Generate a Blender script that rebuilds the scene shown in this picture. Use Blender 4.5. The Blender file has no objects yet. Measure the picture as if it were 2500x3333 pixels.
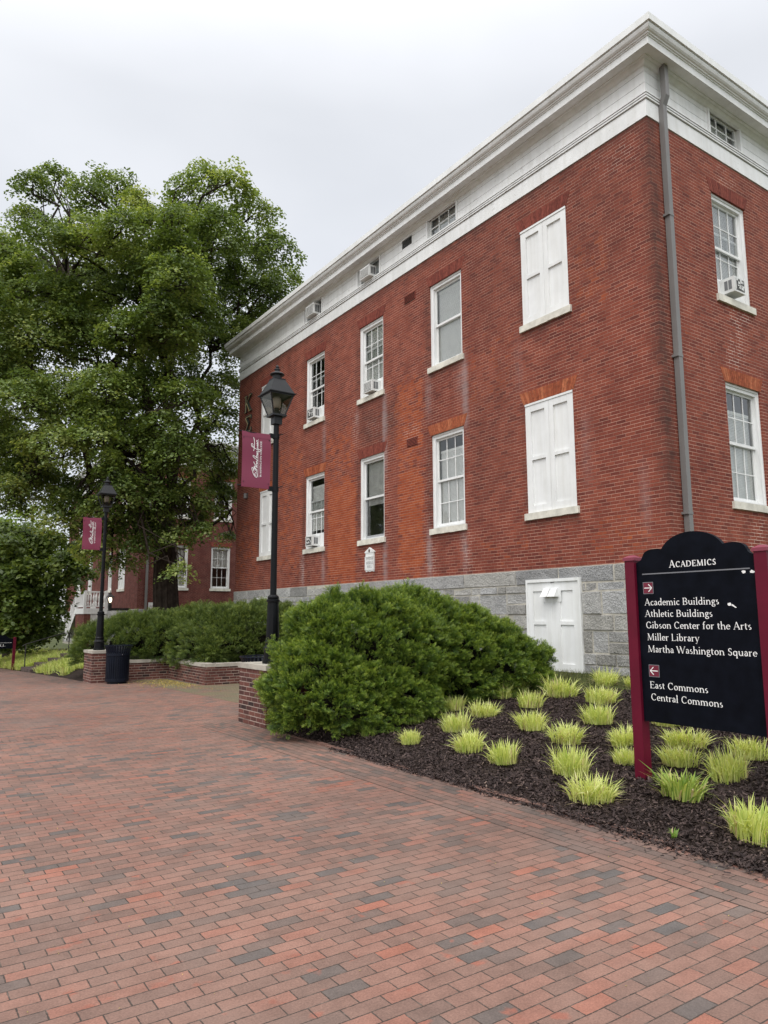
import bpy, math, random
import numpy as np
from mathutils import Matrix, Vector

# ------------------------------------------------------------------ camera, sky, sun, exposure
scn = bpy.context.scene
COL = scn.collection
RAD = math.radians
EYE = np.array([0.0, 0.0, 1.65])
PITCH, ROLL, HEAD = RAD(8.172), RAD(-0.2013), RAD(-34.634)


def _cam_axes():
    f = np.array([0, math.cos(PITCH), math.sin(PITCH)])
    u = np.array([0, -math.sin(PITCH), math.cos(PITCH)])
    r = np.array([1.0, 0, 0])
    R = math.cos(ROLL) * r + math.sin(ROLL) * u
    U = -math.sin(ROLL) * r + math.cos(ROLL) * u
    c, s = math.cos(HEAD), math.sin(HEAD)
    M = np.array([[c, -s, 0], [s, c, 0], [0, 0, 1]])
    return M @ R, M @ U, M @ f


CR, CU, CF = _cam_axes()
cam = bpy.data.cameras.new("camera")
cam.sensor_fit = 'VERTICAL'
cam.sensor_height = 24.0
cam.lens = 24.0 * 2365.1 / 3333.0
cam.clip_start, cam.clip_end = 0.05, 2000
camo = bpy.data.objects.new("camera", cam)
COL.objects.link(camo)
camo.matrix_world = Matrix(((CR[0], CU[0], -CF[0], EYE[0]), (CR[1], CU[1], -CF[1], EYE[1]),
                            (CR[2], CU[2], -CF[2], EYE[2]), (0, 0, 0, 1)))
scn.camera = camo

SUN_EL, SUN_DIR = RAD(52), np.array([-0.80, -0.60])      # towards the sun: behind the camera, to the left
wd = bpy.data.worlds.new("World")
scn.world = wd
wd.use_nodes = True
wt = wd.node_tree
wt.nodes.clear()
wo = wt.nodes.new('ShaderNodeOutputWorld')
add = wt.nodes.new('ShaderNodeAddShader')
bg1 = wt.nodes.new('ShaderNodeBackground')
bg2 = wt.nodes.new('ShaderNodeBackground')
sky = wt.nodes.new('ShaderNodeTexSky')
sky.sky_type = 'NISHITA'
sky.sun_disc = False
sky.sun_elevation = SUN_EL
sky.sun_rotation = math.atan2(SUN_DIR[0], SUN_DIR[1])
wt.links.new(sky.outputs[0], bg1.inputs[0])
bg1.inputs[1].default_value = 0.035
# the overcast deck: brighter overhead, soft cloud mottling
tc = wt.nodes.new('ShaderNodeTexCoord')
sep = wt.nodes.new('ShaderNodeSeparateXYZ')
wt.links.new(tc.outputs['Generated'], sep.inputs[0])
elr = wt.nodes.new('ShaderNodeValToRGB')
wt.links.new(sep.outputs[2], elr.inputs[0])
e = elr.color_ramp.elements
e[0].position, e[0].color = 0.0, (0.585, 0.595, 0.605, 1)
e[1].position, e[1].color = 1.0, (1.40, 1.41, 1.42, 1)
for p_, c_ in ((0.25, (0.655, 0.66, 0.67, 1)), (0.60, (0.725, 0.73, 0.738, 1)), (0.80, (1.2, 1.2, 1.22, 1))):
    q_ = elr.color_ramp.elements.new(p_)
    q_.color = c_
cn = wt.nodes.new('ShaderNodeTexNoise')
cn.inputs['Scale'].default_value = 2.3
cn.inputs['Detail'].default_value = 4
cn.inputs['Roughness'].default_value = 0.5
mp = wt.nodes.new('ShaderNodeMapping')
mp.inputs['Scale'].default_value = (1, 1, 2.2)
wt.links.new(tc.outputs['Generated'], mp.inputs[0])
wt.links.new(mp.outputs[0], cn.inputs['Vector'])
cr = wt.nodes.new('ShaderNodeValToRGB')
cr.color_ramp.elements[0].position, cr.color_ramp.elements[0].color = 0.30, (0.915, 0.918, 0.926, 1)
cr.color_ramp.elements[1].position, cr.color_ramp.elements[1].color = 0.68, (1.05, 1.05, 1.055, 1)
wt.links.new(cn.outputs[0], cr.inputs[0])
mx = wt.nodes.new('ShaderNodeMixRGB')
mx.blend_type = 'MULTIPLY'
mx.inputs[0].default_value = 1
wt.links.new(elr.outputs[0], mx.inputs[1])
wt.links.new(cr.outputs[0], mx.inputs[2])
# thinner cloud round the hidden sun, behind the camera
dt = wt.nodes.new('ShaderNodeVectorMath')
dt.operation = 'DOT_PRODUCT'
wt.links.new(tc.outputs['Generated'], dt.inputs[0])
dt.inputs[1].default_value = (SUN_DIR[0] * math.cos(SUN_EL), SUN_DIR[1] * math.cos(SUN_EL), math.sin(SUN_EL))
gr = wt.nodes.new('ShaderNodeValToRGB')
gr.color_ramp.elements[0].position, gr.color_ramp.elements[0].color = 0.10, (1, 1, 1, 1)
gr.color_ramp.elements[1].position, gr.color_ramp.elements[1].color = 0.95, (1.75, 1.72, 1.66, 1)
wt.links.new(dt.outputs['Value'], gr.inputs[0])
mx2 = wt.nodes.new('ShaderNodeMixRGB')
mx2.blend_type = 'MULTIPLY'
mx2.inputs[0].default_value = 1
wt.links.new(mx.outputs[0], mx2.inputs[1])
wt.links.new(gr.outputs[0], mx2.inputs[2])
wt.links.new(mx2.outputs[0], bg2.inputs[0])
bg2.inputs[1].default_value = 1.05
wt.links.new(bg1.outputs[0], add.inputs[0])
wt.links.new(bg2.outputs[0], add.inputs[1])
wt.links.new(add.outputs[0], wo.inputs[0])

sl = bpy.data.lights.new("sun", 'SUN')
sl.energy = 1.5
sl.angle = RAD(35)
sl.color = (1.0, 0.965, 0.91)
so = bpy.data.objects.new("sun", sl)
COL.objects.link(so)
_sd = SUN_DIR / np.linalg.norm(SUN_DIR) * math.cos(SUN_EL)
so.rotation_euler = Vector((_sd[0], _sd[1], math.sin(SUN_EL))).to_track_quat('Z', 'Y').to_euler()

scn.view_settings.view_transform = 'Standard'
scn.view_settings.look = 'None'
scn.view_settings.exposure = 0.08
scn.view_settings.gamma = 1.0
scn.view_settings.use_curve_mapping = False

rng = np.random.default_rng(11)
random.seed(5)
F_PX, SC = 2365.1, 2500.0 / 1659.0


def pix(dx, dy, depth):
    """a point seen at (dx, dy) of the 1659x2212 photograph, 'depth' metres along the view axis"""
    px, py = dx * SC, dy * SC
    return EYE + (((px - 1250.0) / F_PX) * CR - ((py - 1666.5) / F_PX) * CU + CF) * depth


# ------------------------------------------------------------------ mesh builder
class MB:
    def __init__(s):
        s.v, s.f, s.m, s.mi = [], [], [], 0

    def quad(s, a, b, c, d):
        n = len(s.v)
        s.v += [tuple(a), tuple(b), tuple(c), tuple(d)]
        s.f.append((n, n + 1, n + 2, n + 3))
        s.m.append(s.mi)

    def poly(s, pts):
        n = len(s.v)
        s.v += [tuple(p) for p in pts]
        s.f.append(tuple(range(n, n + len(pts))))
        s.m.append(s.mi)

    def hexa(s, p):
        n = len(s.v)
        s.v += [tuple(q) for q in p]
        for f in ((0, 3, 2, 1), (4, 5, 6, 7), (0, 1, 5, 4), (1, 2, 6, 5), (2, 3, 7, 6), (3, 0, 4, 7)):
            s.f.append(tuple(n + i for i in f))
            s.m.append(s.mi)

    def box(s, x0, x1, y0, y1, z0, z1):
        x0, x1 = min(x0, x1), max(x0, x1)
        y0, y1 = min(y0, y1), max(y0, y1)
        z0, z1 = min(z0, z1), max(z0, z1)
        s.hexa([(x0, y0, z0), (x1, y0, z0), (x1, y1, z0), (x0, y1, z0), (x0, y0, z1), (x1, y0, z1), (x1, y1, z1), (x0, y1, z1)])

    def frustum(s, cx, cy, z0, h0, z1, h1):
        s.hexa([(cx - h0, cy - h0, z0), (cx + h0, cy - h0, z0), (cx + h0, cy + h0, z0), (cx - h0, cy + h0, z0),
                (cx - h1, cy - h1, z1), (cx + h1, cy - h1, z1), (cx + h1, cy + h1, z1), (cx - h1, cy + h1, z1)])

    def bar(s, p, q, w, h=None, up=(0, 0, 1)):
        p, q = np.array(p, float), np.array(q, float)
        h = w if h is None else h
        d = q - p
        d /= np.linalg.norm(d)
        a = np.cross(d, np.array(up, float))
        if np.linalg.norm(a) < 1e-4:
            a = np.cross(d, np.array([1.0, 0, 0]))
        a /= np.linalg.norm(a)
        b = np.cross(a, d)
        a, b = a * w / 2, b * h / 2
        s.hexa([p - a - b, p + a - b, p + a + b, p - a + b, q - a - b, q + a - b, q + a + b, q - a + b])

    def tube(s, pts, rad, n=8, cap=True):
        pts = [np.array(p, float) for p in pts]
        if not hasattr(rad, '__len__'):
            rad = [rad] * len(pts)
        base = len(s.v)
        ref = None
        for i, p in enumerate(pts):
            d = pts[min(i + 1, len(pts) - 1)] - pts[max(i - 1, 0)]
            d /= (np.linalg.norm(d) + 1e-9)
            if ref is None:
                ref = np.array([1.0, 0, 0]) if abs(d[0]) < 0.8 else np.array([0, 1.0, 0])
            a = np.cross(d, ref)
            a /= (np.linalg.norm(a) + 1e-9)
            b = np.cross(d, a)
            ref = np.cross(a, d)
            for k in range(n):
                t = 2 * math.pi * k / n
                s.v.append(tuple(p + rad[i] * (math.cos(t) * a + math.sin(t) * b)))
        for i in range(len(pts) - 1):
            for k in range(n):
                k2 = (k + 1) % n
                s.f.append((base + i * n + k, base + i * n + k2, base + (i + 1) * n + k2, base + (i + 1) * n + k))
                s.m.append(s.mi)
        if cap:
            s.f.append(tuple(base + k for k in range(n)))
            s.f.append(tuple(base + (len(pts) - 1) * n + k for k in reversed(range(n))))
            s.m += [s.mi, s.mi]

    def lathe(s, cx, cy, prof, n=16, rot=0.0):
        base = len(s.v)
        for r, z in prof:
            for k in range(n):
                t = 2 * math.pi * k / n + rot
                s.v.append((cx + r * math.cos(t), cy + r * math.sin(t), z))
        for i in range(len(prof) - 1):
            for k in range(n):
                k2 = (k + 1) % n
                s.f.append((base + i * n + k, base + i * n + k2, base + (i + 1) * n + k2, base + (i + 1) * n + k))
                s.m.append(s.mi)
        s.f.append(tuple(base + k for k in reversed(range(n))))
        s.f.append(tuple(base + (len(prof) - 1) * n + k for k in range(n)))
        s.m += [s.mi, s.mi]

    def loop(s, x0, x1, y0, y1, prof):
        """sweep a profile of (outward offset, z) round a rectangle, mitred"""
        base = len(s.v)
        for o, z in prof:
            s.v += [(x0 - o, y0 - o, z), (x1 + o, y0 - o, z), (x1 + o, y1 + o, z), (x0 - o, y1 + o, z)]
        for i in range(len(prof) - 1):
            for k in range(4):
                k2 = (k + 1) % 4
                s.f.append((base + i * 4 + k, base + i * 4 + k2, base + (i + 1) * 4 + k2, base + (i + 1) * 4 + k))
                s.m.append(s.mi)

    def build(s, name, mats, parent=None, smooth=False, attr=None, org=None):
        v = np.array(s.v, np.float32).reshape(-1, 3)
        if org is None:
            p = parent
            org = np.zeros(3)
            while p is not None:
                org = org + np.array(p.location)
                p = p.parent
        v = v - np.array(org, np.float32)
        me = bpy.data.meshes.new(name)
        me.from_pydata(v.tolist(), [], s.f)
        if not isinstance(mats, (list, tuple)):
            mats = [mats]
        for m_ in mats:
            me.materials.append(m_)
        if len(mats) > 1:
            me.polygons.foreach_set('material_index', s.m)
        if smooth:
            me.polygons.foreach_set('use_smooth', [True] * len(s.f))
        if attr is not None:
            at = me.color_attributes.new(attr[0], 'FLOAT_COLOR', 'POINT')
            at.data.foreach_set('color', np.asarray(attr[1], np.float32).ravel())
        me.update()
        o = bpy.data.objects.new(name, me)
        COL.objects.link(o)
        if parent is not None:
            o.parent = parent
        else:
            o.location = tuple(org)
        return o


def fast_mesh(name, verts, k, mat, parent=None, org=(0, 0, 0), attr=None, smooth=False):
    """k-gons from a (n*k, 3) array"""
    org = np.array(org, float)
    if parent is not None:
        p = parent
        org = np.zeros(3)
        while p is not None:
            org = org + np.array(p.location)
            p = p.parent
    verts = (np.asarray(verts, float) - org).astype(np.float32)
    nf = len(verts) // k
    me = bpy.data.meshes.new(name)
    me.vertices.add(nf * k)
    me.vertices.foreach_set('co', verts.ravel())
    me.loops.add(nf * k)
    me.loops.foreach_set('vertex_index', np.arange(nf * k, dtype=np.int32))
    me.polygons.add(nf)
    me.polygons.foreach_set('loop_start', np.arange(0, nf * k, k, dtype=np.int32))
    try:
        me.polygons.foreach_set('loop_total', np.full(nf, k, dtype=np.int32))
    except Exception:
        pass
    if attr is not None:
        at = me.color_attributes.new(attr[0], 'FLOAT_COLOR', 'POINT')
        at.data.foreach_set('color', np.asarray(attr[1], np.float32).ravel())
    me.materials.append(mat)
    me.update(calc_edges=True)
    me.validate()
    o = bpy.data.objects.new(name, me)
    COL.objects.link(o)
    if parent is not None:
        o.parent = parent
    else:
        o.location = tuple(org)
    return o


def tag(o, label=None, cat=None, group=None, kind=None):
    if label: o['label'] = label
    if cat: o['category'] = cat
    if group: o['group'] = group
    if kind: o['kind'] = kind
    return o


def thing(name, loc, label, cat, group=None):
    o = bpy.data.objects.new(name, None)
    o.empty_display_size = 0.2
    COL.objects.link(o)
    o.location = loc
    return tag(o, label, cat, group)


def kids(o):
    return [c for c in bpy.data.objects if c.parent is o]


def copy_tree(o, parent=None):
    c = o.copy()
    COL.objects.link(c)
    if parent is not None:
        c.parent = parent
    for ch in kids(o):
        copy_tree(ch, c)
    return c


# ------------------------------------------------------------------ materials
class NT:
    def __init__(s, name):
        s.mat = bpy.data.materials.new(name)
        s.mat.use_nodes = True
        s.t = s.mat.node_tree
        s.t.nodes.clear()
        s.out = s.n('ShaderNodeOutputMaterial')
        s.p = s.n('ShaderNodeBsdfPrincipled')
        s.l(s.p.outputs[0], s.out.inputs[0])

    def n(s, t):
        return s.t.nodes.new(t)

    def l(s, a, b):
        s.t.links.new(a, b)

    def setin(s, sock, v):
        if hasattr(v, 'is_output') or isinstance(v, bpy.types.NodeSocket):
            s.l(v, sock)
        else:
            sock.default_value = v

    def m(s, op, a, b=0.0, c=None):
        n = s.n('ShaderNodeMath')
        n.operation = op
        s.setin(n.inputs[0], a)
        s.setin(n.inputs[1], b)
        if c is not None:
            s.setin(n.inputs[2], c)
        return n.outputs[0]

    def sstep(s, x, a, b):
        n = s.n('ShaderNodeMapRange')
        n.interpolation_type = 'SMOOTHSTEP'
        s.setin(n.inputs[0], x)
        n.inputs[1].default_value, n.inputs[2].default_value = a, b
        return n.outputs[0]

    def mix(s, f, a, b, mode='MIX'):
        n = s.n('ShaderNodeMixRGB')
        n.blend_type = mode
        for i, v in enumerate((f, a, b)):
            if isinstance(v, tuple) and len(v) == 3:
                v = v + (1,)
            s.setin(n.inputs[i], v)
        return n.outputs[0]

    def obj(s):
        return s.n('ShaderNodeTexCoord').outputs['Object']

    def noise(s, scale, detail=3, vec=None, rough=0.55, out=0):
        n = s.n('ShaderNodeTexNoise')
        n.inputs['Scale'].default_value = scale
        n.inputs['Detail'].default_value = detail
        n.inputs['Roughness'].default_value = rough
        s.l(vec if vec is not None else s.obj(), n.inputs['Vector'])
        return n.outputs[out]

    def ramp(s, f, stops, const=False):
        n = s.n('ShaderNodeValToRGB')
        if const:
            n.color_ramp.interpolation = 'CONSTANT'
        el = n.color_ramp.elements
        while len(el) < len(stops):
            el.new(0.5)
        for e_, (p, c) in zip(el, stops):
            e_.position = p
            e_.color = c + (1,) if len(c) == 3 else c
        s.l(f, n.inputs[0])
        return n.outputs[0]

    def bump(s, h, strength, dist, normal=None):
        n = s.n('ShaderNodeBump')
        n.inputs['Strength'].default_value = strength
        n.inputs['Distance'].default_value = dist
        s.l(h, n.inputs['Height'])
        if normal is not None:
            s.l(normal, n.inputs['Normal'])
        return n.outputs[0]

    def attr(s, name):
        n = s.n('ShaderNodeAttribute')
        n.attribute_name = name
        return n

    def fin(s, col=None, rough=0.6, spec=0.4, normal=None, metal=0.0):
        if col is not None:
            if isinstance(col, tuple) and len(col) == 3:
                col = col + (1,)
            s.setin(s.p.inputs['Base Color'], col)
        s.setin(s.p.inputs['Roughness'], rough)
        s.p.inputs['Specular IOR Level'].default_value = spec
        s.p.inputs['Metallic'].default_value = metal
        if normal is not None:
            s.l(normal, s.p.inputs['Normal'])
        return s.mat


def simple(name, col, rough=0.6, spec=0.4, var=0.12, scale=6.0, bump=0.0, bscale=60.0, metal=0.0):
    t = NT(name)
    a = t.noise(scale, 4)
    lo = tuple(c * (1 - var) for c in col)
    hi = tuple(min(1, c * (1 + var)) for c in col)
    c = t.ramp(a, [(0.3, lo), (0.7, hi)])
    nm = None
    if bump:
        nm = t.bump(t.noise(bscale, 3), bump, 0.01)
    return t.fin(c, rough, spec, nm, metal)


def brick_nodes(t, u, v, w, h, joint, offs=0.5, wob=0.004, jit=0.0, seed=0.0, vsoft=0.0, ragged=0.0):
    """returns (per brick random value, second random, mask of the brick face)"""
    P = t.obj()
    nz = t.n('ShaderNodeTexNoise')
    nz.inputs['Scale'].default_value = 9
    nz.inputs['Detail'].default_value = 3
    t.l(P, nz.inputs['Vector'])
    sp = t.n('ShaderNodeSeparateXYZ')
    t.l(nz.outputs['Color'], sp.inputs[0])
    u = t.m('ADD', u, t.m('MULTIPLY', t.m('SUBTRACT', sp.outputs[0], 0.5), wob * 2))
    v = t.m('ADD', v, t.m('MULTIPLY', t.m('SUBTRACT', sp.outputs[1], 0.5), wob * 2))
    vs = t.m('DIVIDE', v, h)
    row = t.m('FLOOR', vs)
    fv = t.m('SUBTRACT', vs, row)
    us = t.m('ADD', t.m('DIVIDE', u, w), t.m('MULTIPLY', row, offs))
    if jit:
        wn = t.n('ShaderNodeTexWhiteNoise')
        wn.noise_dimensions = '1D'
        t.l(row, wn.inputs['W'])
        us = t.m('ADD', us, t.m('MULTIPLY', wn.outputs['Value'], jit))
    colm = t.m('FLOOR', us)
    fu = t.m('SUBTRACT', us, colm)
    cb = t.n('ShaderNodeCombineXYZ')
    t.l(colm, cb.inputs[0])
    t.l(row, cb.inputs[1])
    cb.inputs[2].default_value = seed
    wn = t.n('ShaderNodeTexWhiteNoise')
    wn.noise_dimensions = '3D'
    t.l(cb.outputs[0], wn.inputs['Vector'])
    s3 = t.n('ShaderNodeSeparateXYZ')
    t.l(wn.outputs['Color'], s3.inputs[0])
    du = t.m('MULTIPLY', t.m('MINIMUM', fu, t.m('SUBTRACT', 1.0, fu)), w)
    dv = t.m('MULTIPLY', t.m('MINIMUM', fv, t.m('SUBTRACT', 1.0, fv)), h)
    if vsoft:
        du = t.m('ADD', du, vsoft)
    d = t.m('MINIMUM', du, dv)
    if ragged:
        d = t.m('ADD', d, t.m('MULTIPLY', t.m('SUBTRACT', t.noise(48, 2), 0.5), ragged))
    mask = t.sstep(d, joint * 0.5 - 0.0012, joint * 0.5 + 0.0022)
    return s3.outputs[0], s3.outputs[1], mask


def uv_of(t, mode):
    sp = t.n('ShaderNodeSeparateXYZ')
    t.l(t.obj(), sp.inputs[0])
    x, y, z = sp.outputs
    if mode == 'wall':
        return t.m('ADD', x, y), z
    if mode == 'rows_x':
        return x, y
    return y, x


def wall_brick(name, palette, mortar, w=0.207, h=0.068, joint=0.0085, stain=False, seed=0.0, big=0.25, wob=0.004):
    t = NT(name)
    u, v = uv_of(t, 'wall')
    r1, r2, mask = brick_nodes(t, u, v, w, h, joint, 0.5, wob, jit=0.25, seed=seed, vsoft=0.0021, ragged=0.004)
    c = t.ramp(r1, palette)
    nz = t.noise(0.7, 5, rough=0.6)
    c = t.mix(t.sstep(nz, 0.35, 0.72), c, t.mix(1.0, c, (0.72, 0.66, 0.70), 'MULTIPLY'))
    fine = t.noise(34, 3)
    c = t.mix(0.55, c, t.mix(1.0, c, t.ramp(fine, [(0.3, (0.55, 0.55, 0.55)), (0.7, (1.35, 1.3, 1.25))]), 'MULTIPLY'))
    mm = t.noise(2.3, 3)
    mcol = t.mix(t.sstep(mm, 0.35, 0.7), mortar, tuple(0.45 * q for q in mortar))
    if stain:                                    # pale repointed joints
        rp = t.m('SUBTRACT', 1.0, t.attr('stain').outputs['Alpha'])
        rn = t.noise(5.0, 4)
        mcol = t.mix(t.m('MULTIPLY', rp, t.sstep(rn, 0.40, 0.55)), mcol, (0.72, 0.58, 0.49))
    c = t.mix(mask, mcol, c)
    if stain:
        at = t.attr('stain')
        s3 = t.n('ShaderNodeSeparateXYZ')
        t.l(at.outputs['Vector'], s3.inputs[0])
        brk = t.noise(4.5, 5, rough=0.65)
        jag = t.m('SUBTRACT', t.m('MULTIPLY', brk, 1.5), 0.25)
        jag = t.m('ADD', jag, t.m('MULTIPLY', t.m('SUBTRACT', r2, 0.5), 0.5))
        om = t.m('MULTIPLY', t.sstep(t.m('ADD', s3.outputs[0], t.m('SUBTRACT', jag, 0.5)), 0.35, 0.85), mask)
        c = t.mix(t.m('MULTIPLY', om, 0.85), c, t.ramp(r1, [(0.0, (0.27, 0.052, 0.018)), (0.6, (0.36, 0.085, 0.028)), (1.0, (0.30, 0.06, 0.02))]))
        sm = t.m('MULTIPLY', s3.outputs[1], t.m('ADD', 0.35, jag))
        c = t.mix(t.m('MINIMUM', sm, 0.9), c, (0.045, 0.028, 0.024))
        em = t.m('MULTIPLY', s3.outputs[2], t.m('ADD', 0.2, jag))
        c = t.mix(t.m('MINIMUM', em, 0.42), c, (0.36, 0.31, 0.31))
    hgt = t.m('ADD', t.m('MULTIPLY', mask, 1.0), t.m('MULTIPLY', fine, 0.35))
    return t.fin(c, 0.86, 0.25, t.bump(hgt, 0.55, 0.006))


def paver(name, mode, palette, joint_col, w, h, joint, seed=0.0, moss=0.0, wob=0.003):
    t = NT(name)
    u, v = uv_of(t, mode)
    r1, r2, mask = brick_nodes(t, u, v, w, h, joint, 0.5, wob, jit=0.12, seed=seed, ragged=0.007)
    # neighbouring dark bricks gather in drifts, as in a laid field
    drift = t.noise(0.55, 3)
    sel = t.m('ADD', r1, t.m('MULTIPLY', t.m('SUBTRACT', drift, 0.5), -0.30))
    c = t.ramp(sel, palette)
    # flashed ends on some bricks
    fl = t.noise(7.5, 2)
    c = t.mix(t.m('MULTIPLY', t.sstep(fl, 0.58, 0.70), t.m('GREATER_THAN', r2, 0.72)), c, (0.27, 0.110, 0.080))
    grain = t.noise(95, 4, rough=0.7)
    c = t.mix(0.7, c, t.mix(1.0, c, t.ramp(grain, [(0.28, (0.6, 0.6, 0.6)), (0.72, (1.35, 1.33, 1.3))]), 'MULTIPLY'))
    broad = t.noise(0.28, 4)
    c = t.mix(1.0, c, t.ramp(broad, [(0.32, (0.80, 0.80, 0.81)), (0.66, (1.15, 1.14, 1.12))]), 'MULTIPLY')
    gp = t.noise(0.42, 5, rough=0.62)
    c = t.mix(t.m('MULTIPLY', t.sstep(gp, 0.52, 0.68), 0.42), c, (0.125, 0.105, 0.097))
    blot = t.noise(5.5, 5, rough=0.7)
    c = t.mix(1.0, c, t.ramp(blot, [(0.30, (0.78, 0.78, 0.78)), (0.60, (1.06, 1.06, 1.06))]), 'MULTIPLY')
    worn = t.noise(1.1, 4)
    c = t.mix(t.m('MULTIPLY', t.sstep(worn, 0.45, 0.75), 0.35), c, (0.225, 0.158, 0.132))
    if moss:
        mo = t.noise(1.6, 4)
        c = t.mix(t.m('MULTIPLY', t.sstep(mo, 0.25, 0.6), moss), c, (0.15, 0.145, 0.085))
    jn = t.noise(16, 3)
    jc = t.mix(t.sstep(jn, 0.5, 0.72), joint_col, tuple(2.6 * q for q in joint_col))
    c = t.mix(mask, jc, c)
    hgt = t.m('ADD', t.m('ADD', t.m('MULTIPLY', mask, 1.0), t.m('MULTIPLY', r2, 0.45)), t.m('MULTIPLY', grain, 0.3))
    return t.fin(c, 0.82, 0.3, t.bump(hgt, 0.5, 0.006))


def granite(name):
    t = NT(name)
    at = t.attr('stone')
    big = t.noise(2.2, 4)
    sp = t.noise(85, 3, rough=0.75)
    md = t.noise(30, 4)
    c = t.mix(0.5, at.outputs['Color'], t.mix(1.0, at.outputs['Color'], t.ramp(big, [(0.3, (0.7, 0.7, 0.68)), (0.7, (1.25, 1.24, 1.2))]), 'MULTIPLY'))
    c = t.mix(1.0, c, t.ramp(sp, [(0.30, (0.42, 0.43, 0.45)), (0.5, (0.95, 0.95, 0.95)), (0.68, (1.75, 1.73, 1.68))]), 'MULTIPLY')
    h = t.m('ADD', t.m('ADD', md, t.m('MULTIPLY', sp, 0.4)), t.m('MULTIPLY', t.noise(11, 3), 1.4))
    return t.fin(c, 0.8, 0.35, t.bump(h, 0.9, 0.035))


def paint(name, base=0.80, tint=(1.0, 1.005, 1.0), peel=0.0, dirt=0.25):
    t = NT(name)
    c0 = tuple(base * q for q in tint)
    n1 = t.noise(1.4, 5, rough=0.65)
    c = t.ramp(n1, [(0.3, tuple(q * (1 - dirt * 0.45) for q in c0)), (0.65, c0)])
    ms_ = t.n('ShaderNodeMapping')
    ms_.inputs['Scale'].default_value = (7.0, 7.0, 0.55)
    t.l(t.obj(), ms_.inputs[0])
    c = t.mix(1.0, c, t.ramp(t.noise(1.0, 5, ms_.outputs[0], 0.6), [(0.30, (0.90, 0.895, 0.875)), (0.58, (1.0, 1.0, 1.0))]), 'MULTIPLY')
    if peel:
        mpn = t.n('ShaderNodeMapping')
        mpn.inputs['Scale'].default_value = (2.2, 2.2, 9.0)
        t.l(t.obj(), mpn.inputs[0])
        p1 = t.noise(1.5, 6, mpn.outputs[0], 0.72)
        p2 = t.noise(0.45, 2)
        pm = t.m('MULTIPLY', t.sstep(p1, 0.62, 0.66), t.sstep(p2, 0.40, 0.55))
        c = t.mix(t.m('MULTIPLY', pm, peel), c, (0.33, 0.31, 0.29))
    nb = t.noise(22, 3)
    return t.fin(c, 0.48, 0.4, t.bump(nb, 0.10, 0.006))


def foliage(name, stops, trans=0.28, rough=0.5, spec=0.35):
    """leaf colour by the tint each leaf carries"""
    t = NT(name)
    at = t.attr('tint')
    sx = t.n('ShaderNodeSeparateXYZ')
    t.l(at.outputs['Vector'], sx.inputs[0])
    c = t.ramp(sx.outputs[0], stops)
    t.fin(c, rough, spec)
    tr = t.n('ShaderNodeBsdfTranslucent')
    t.l(t.mix(1.0, c, (1.3, 1.25, 0.6), 'MULTIPLY'), tr.inputs[0])
    ms = t.n('ShaderNodeMixShader')
    ms.inputs[0].default_value = trans
    t.l(t.p.outputs[0], ms.inputs[1])
    t.l(tr.outputs[0], ms.inputs[2])
    t.l(ms.outputs[0], t.out.inputs[0])
    return t.mat


def glass_mat(name, tint=(0.96, 0.975, 0.97), refl=1.0):
    t = NT(name)
    t.t.nodes.remove(t.p)
    tr = t.n('ShaderNodeBsdfTransparent')
    tr.inputs[0].default_value = tint + (1,)
    gl = t.n('ShaderNodeBsdfGlossy')
    gl.inputs['Roughness'].default_value = 0.015
    gl.inputs[0].default_value = (0.9, 0.92, 0.92, 1)
    fr = t.n('ShaderNodeFresnel')
    fr.inputs[0].default_value = 1.52
    nz = t.noise(1.7, 2)
    t.l(t.bump(nz, 0.12, 0.02), gl.inputs['Normal'])
    ms = t.n('ShaderNodeMixShader')
    t.l(t.m('MINIMUM', t.m('MULTIPLY', fr.outputs[0], 1.9 * refl), 0.8), ms.inputs[0])
    t.l(tr.outputs[0], ms.inputs[1])
    t.l(gl.outputs[0], ms.inputs[2])
    t.l(ms.outputs[0], t.out.inputs[0])
    return t.mat


M = {}
M['brick'] = wall_brick('wall_brick', [(0.0, (0.150, 0.038, 0.028)), (0.30, (0.215, 0.053, 0.035)), (0.75, (0.262, 0.068, 0.042)), (1.0, (0.185, 0.047, 0.034))],
                        (0.48, 0.29, 0.22), stain=True)
M['brick_far'] = wall_brick('shaded_brick_of_the_neighbour', [(0.0, (0.092, 0.026, 0.022)), (0.5, (0.132, 0.035, 0.028)), (1.0, (0.105, 0.029, 0.023))],  # darker than the near hall's brick: the tree's shade is in the colour
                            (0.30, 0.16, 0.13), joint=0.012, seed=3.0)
M['pier'] = wall_brick('garden_wall_brick', [(0.0, (0.035, 0.022, 0.021)), (0.25, (0.085, 0.036, 0.031)), (0.6, (0.135, 0.053, 0.043)), (0.85, (0.165, 0.066, 0.050)), (1.0, (0.10, 0.043, 0.036))],
                       (0.40, 0.32, 0.27), h=0.071, joint=0.011, seed=7.0, wob=0.003)
FIELD = [(0.0, (0.100, 0.091, 0.088)), (0.06, (0.128, 0.102, 0.092)), (0.16, (0.170, 0.110, 0.091)), (0.42, (0.205, 0.122, 0.098)),
         (0.72, (0.236, 0.134, 0.106)), (0.93, (0.25, 0.128, 0.099)), (1.0, (0.29, 0.122, 0.087))]
M['paver'] = paver('paver_field', 'rows_x', FIELD, (0.050, 0.040, 0.034), 0.2065, 0.0895, 0.0050)
M['paver_border'] = paver('paver_border', 'rows_y', [(0.0, (0.10, 0.083, 0.075)), (0.3, (0.150, 0.100, 0.084)), (0.7, (0.190, 0.116, 0.094)), (1.0, (0.225, 0.118, 0.092))],
                          (0.032, 0.027, 0.022), 0.2065, 0.0895, 0.006, seed=4.0)
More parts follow.
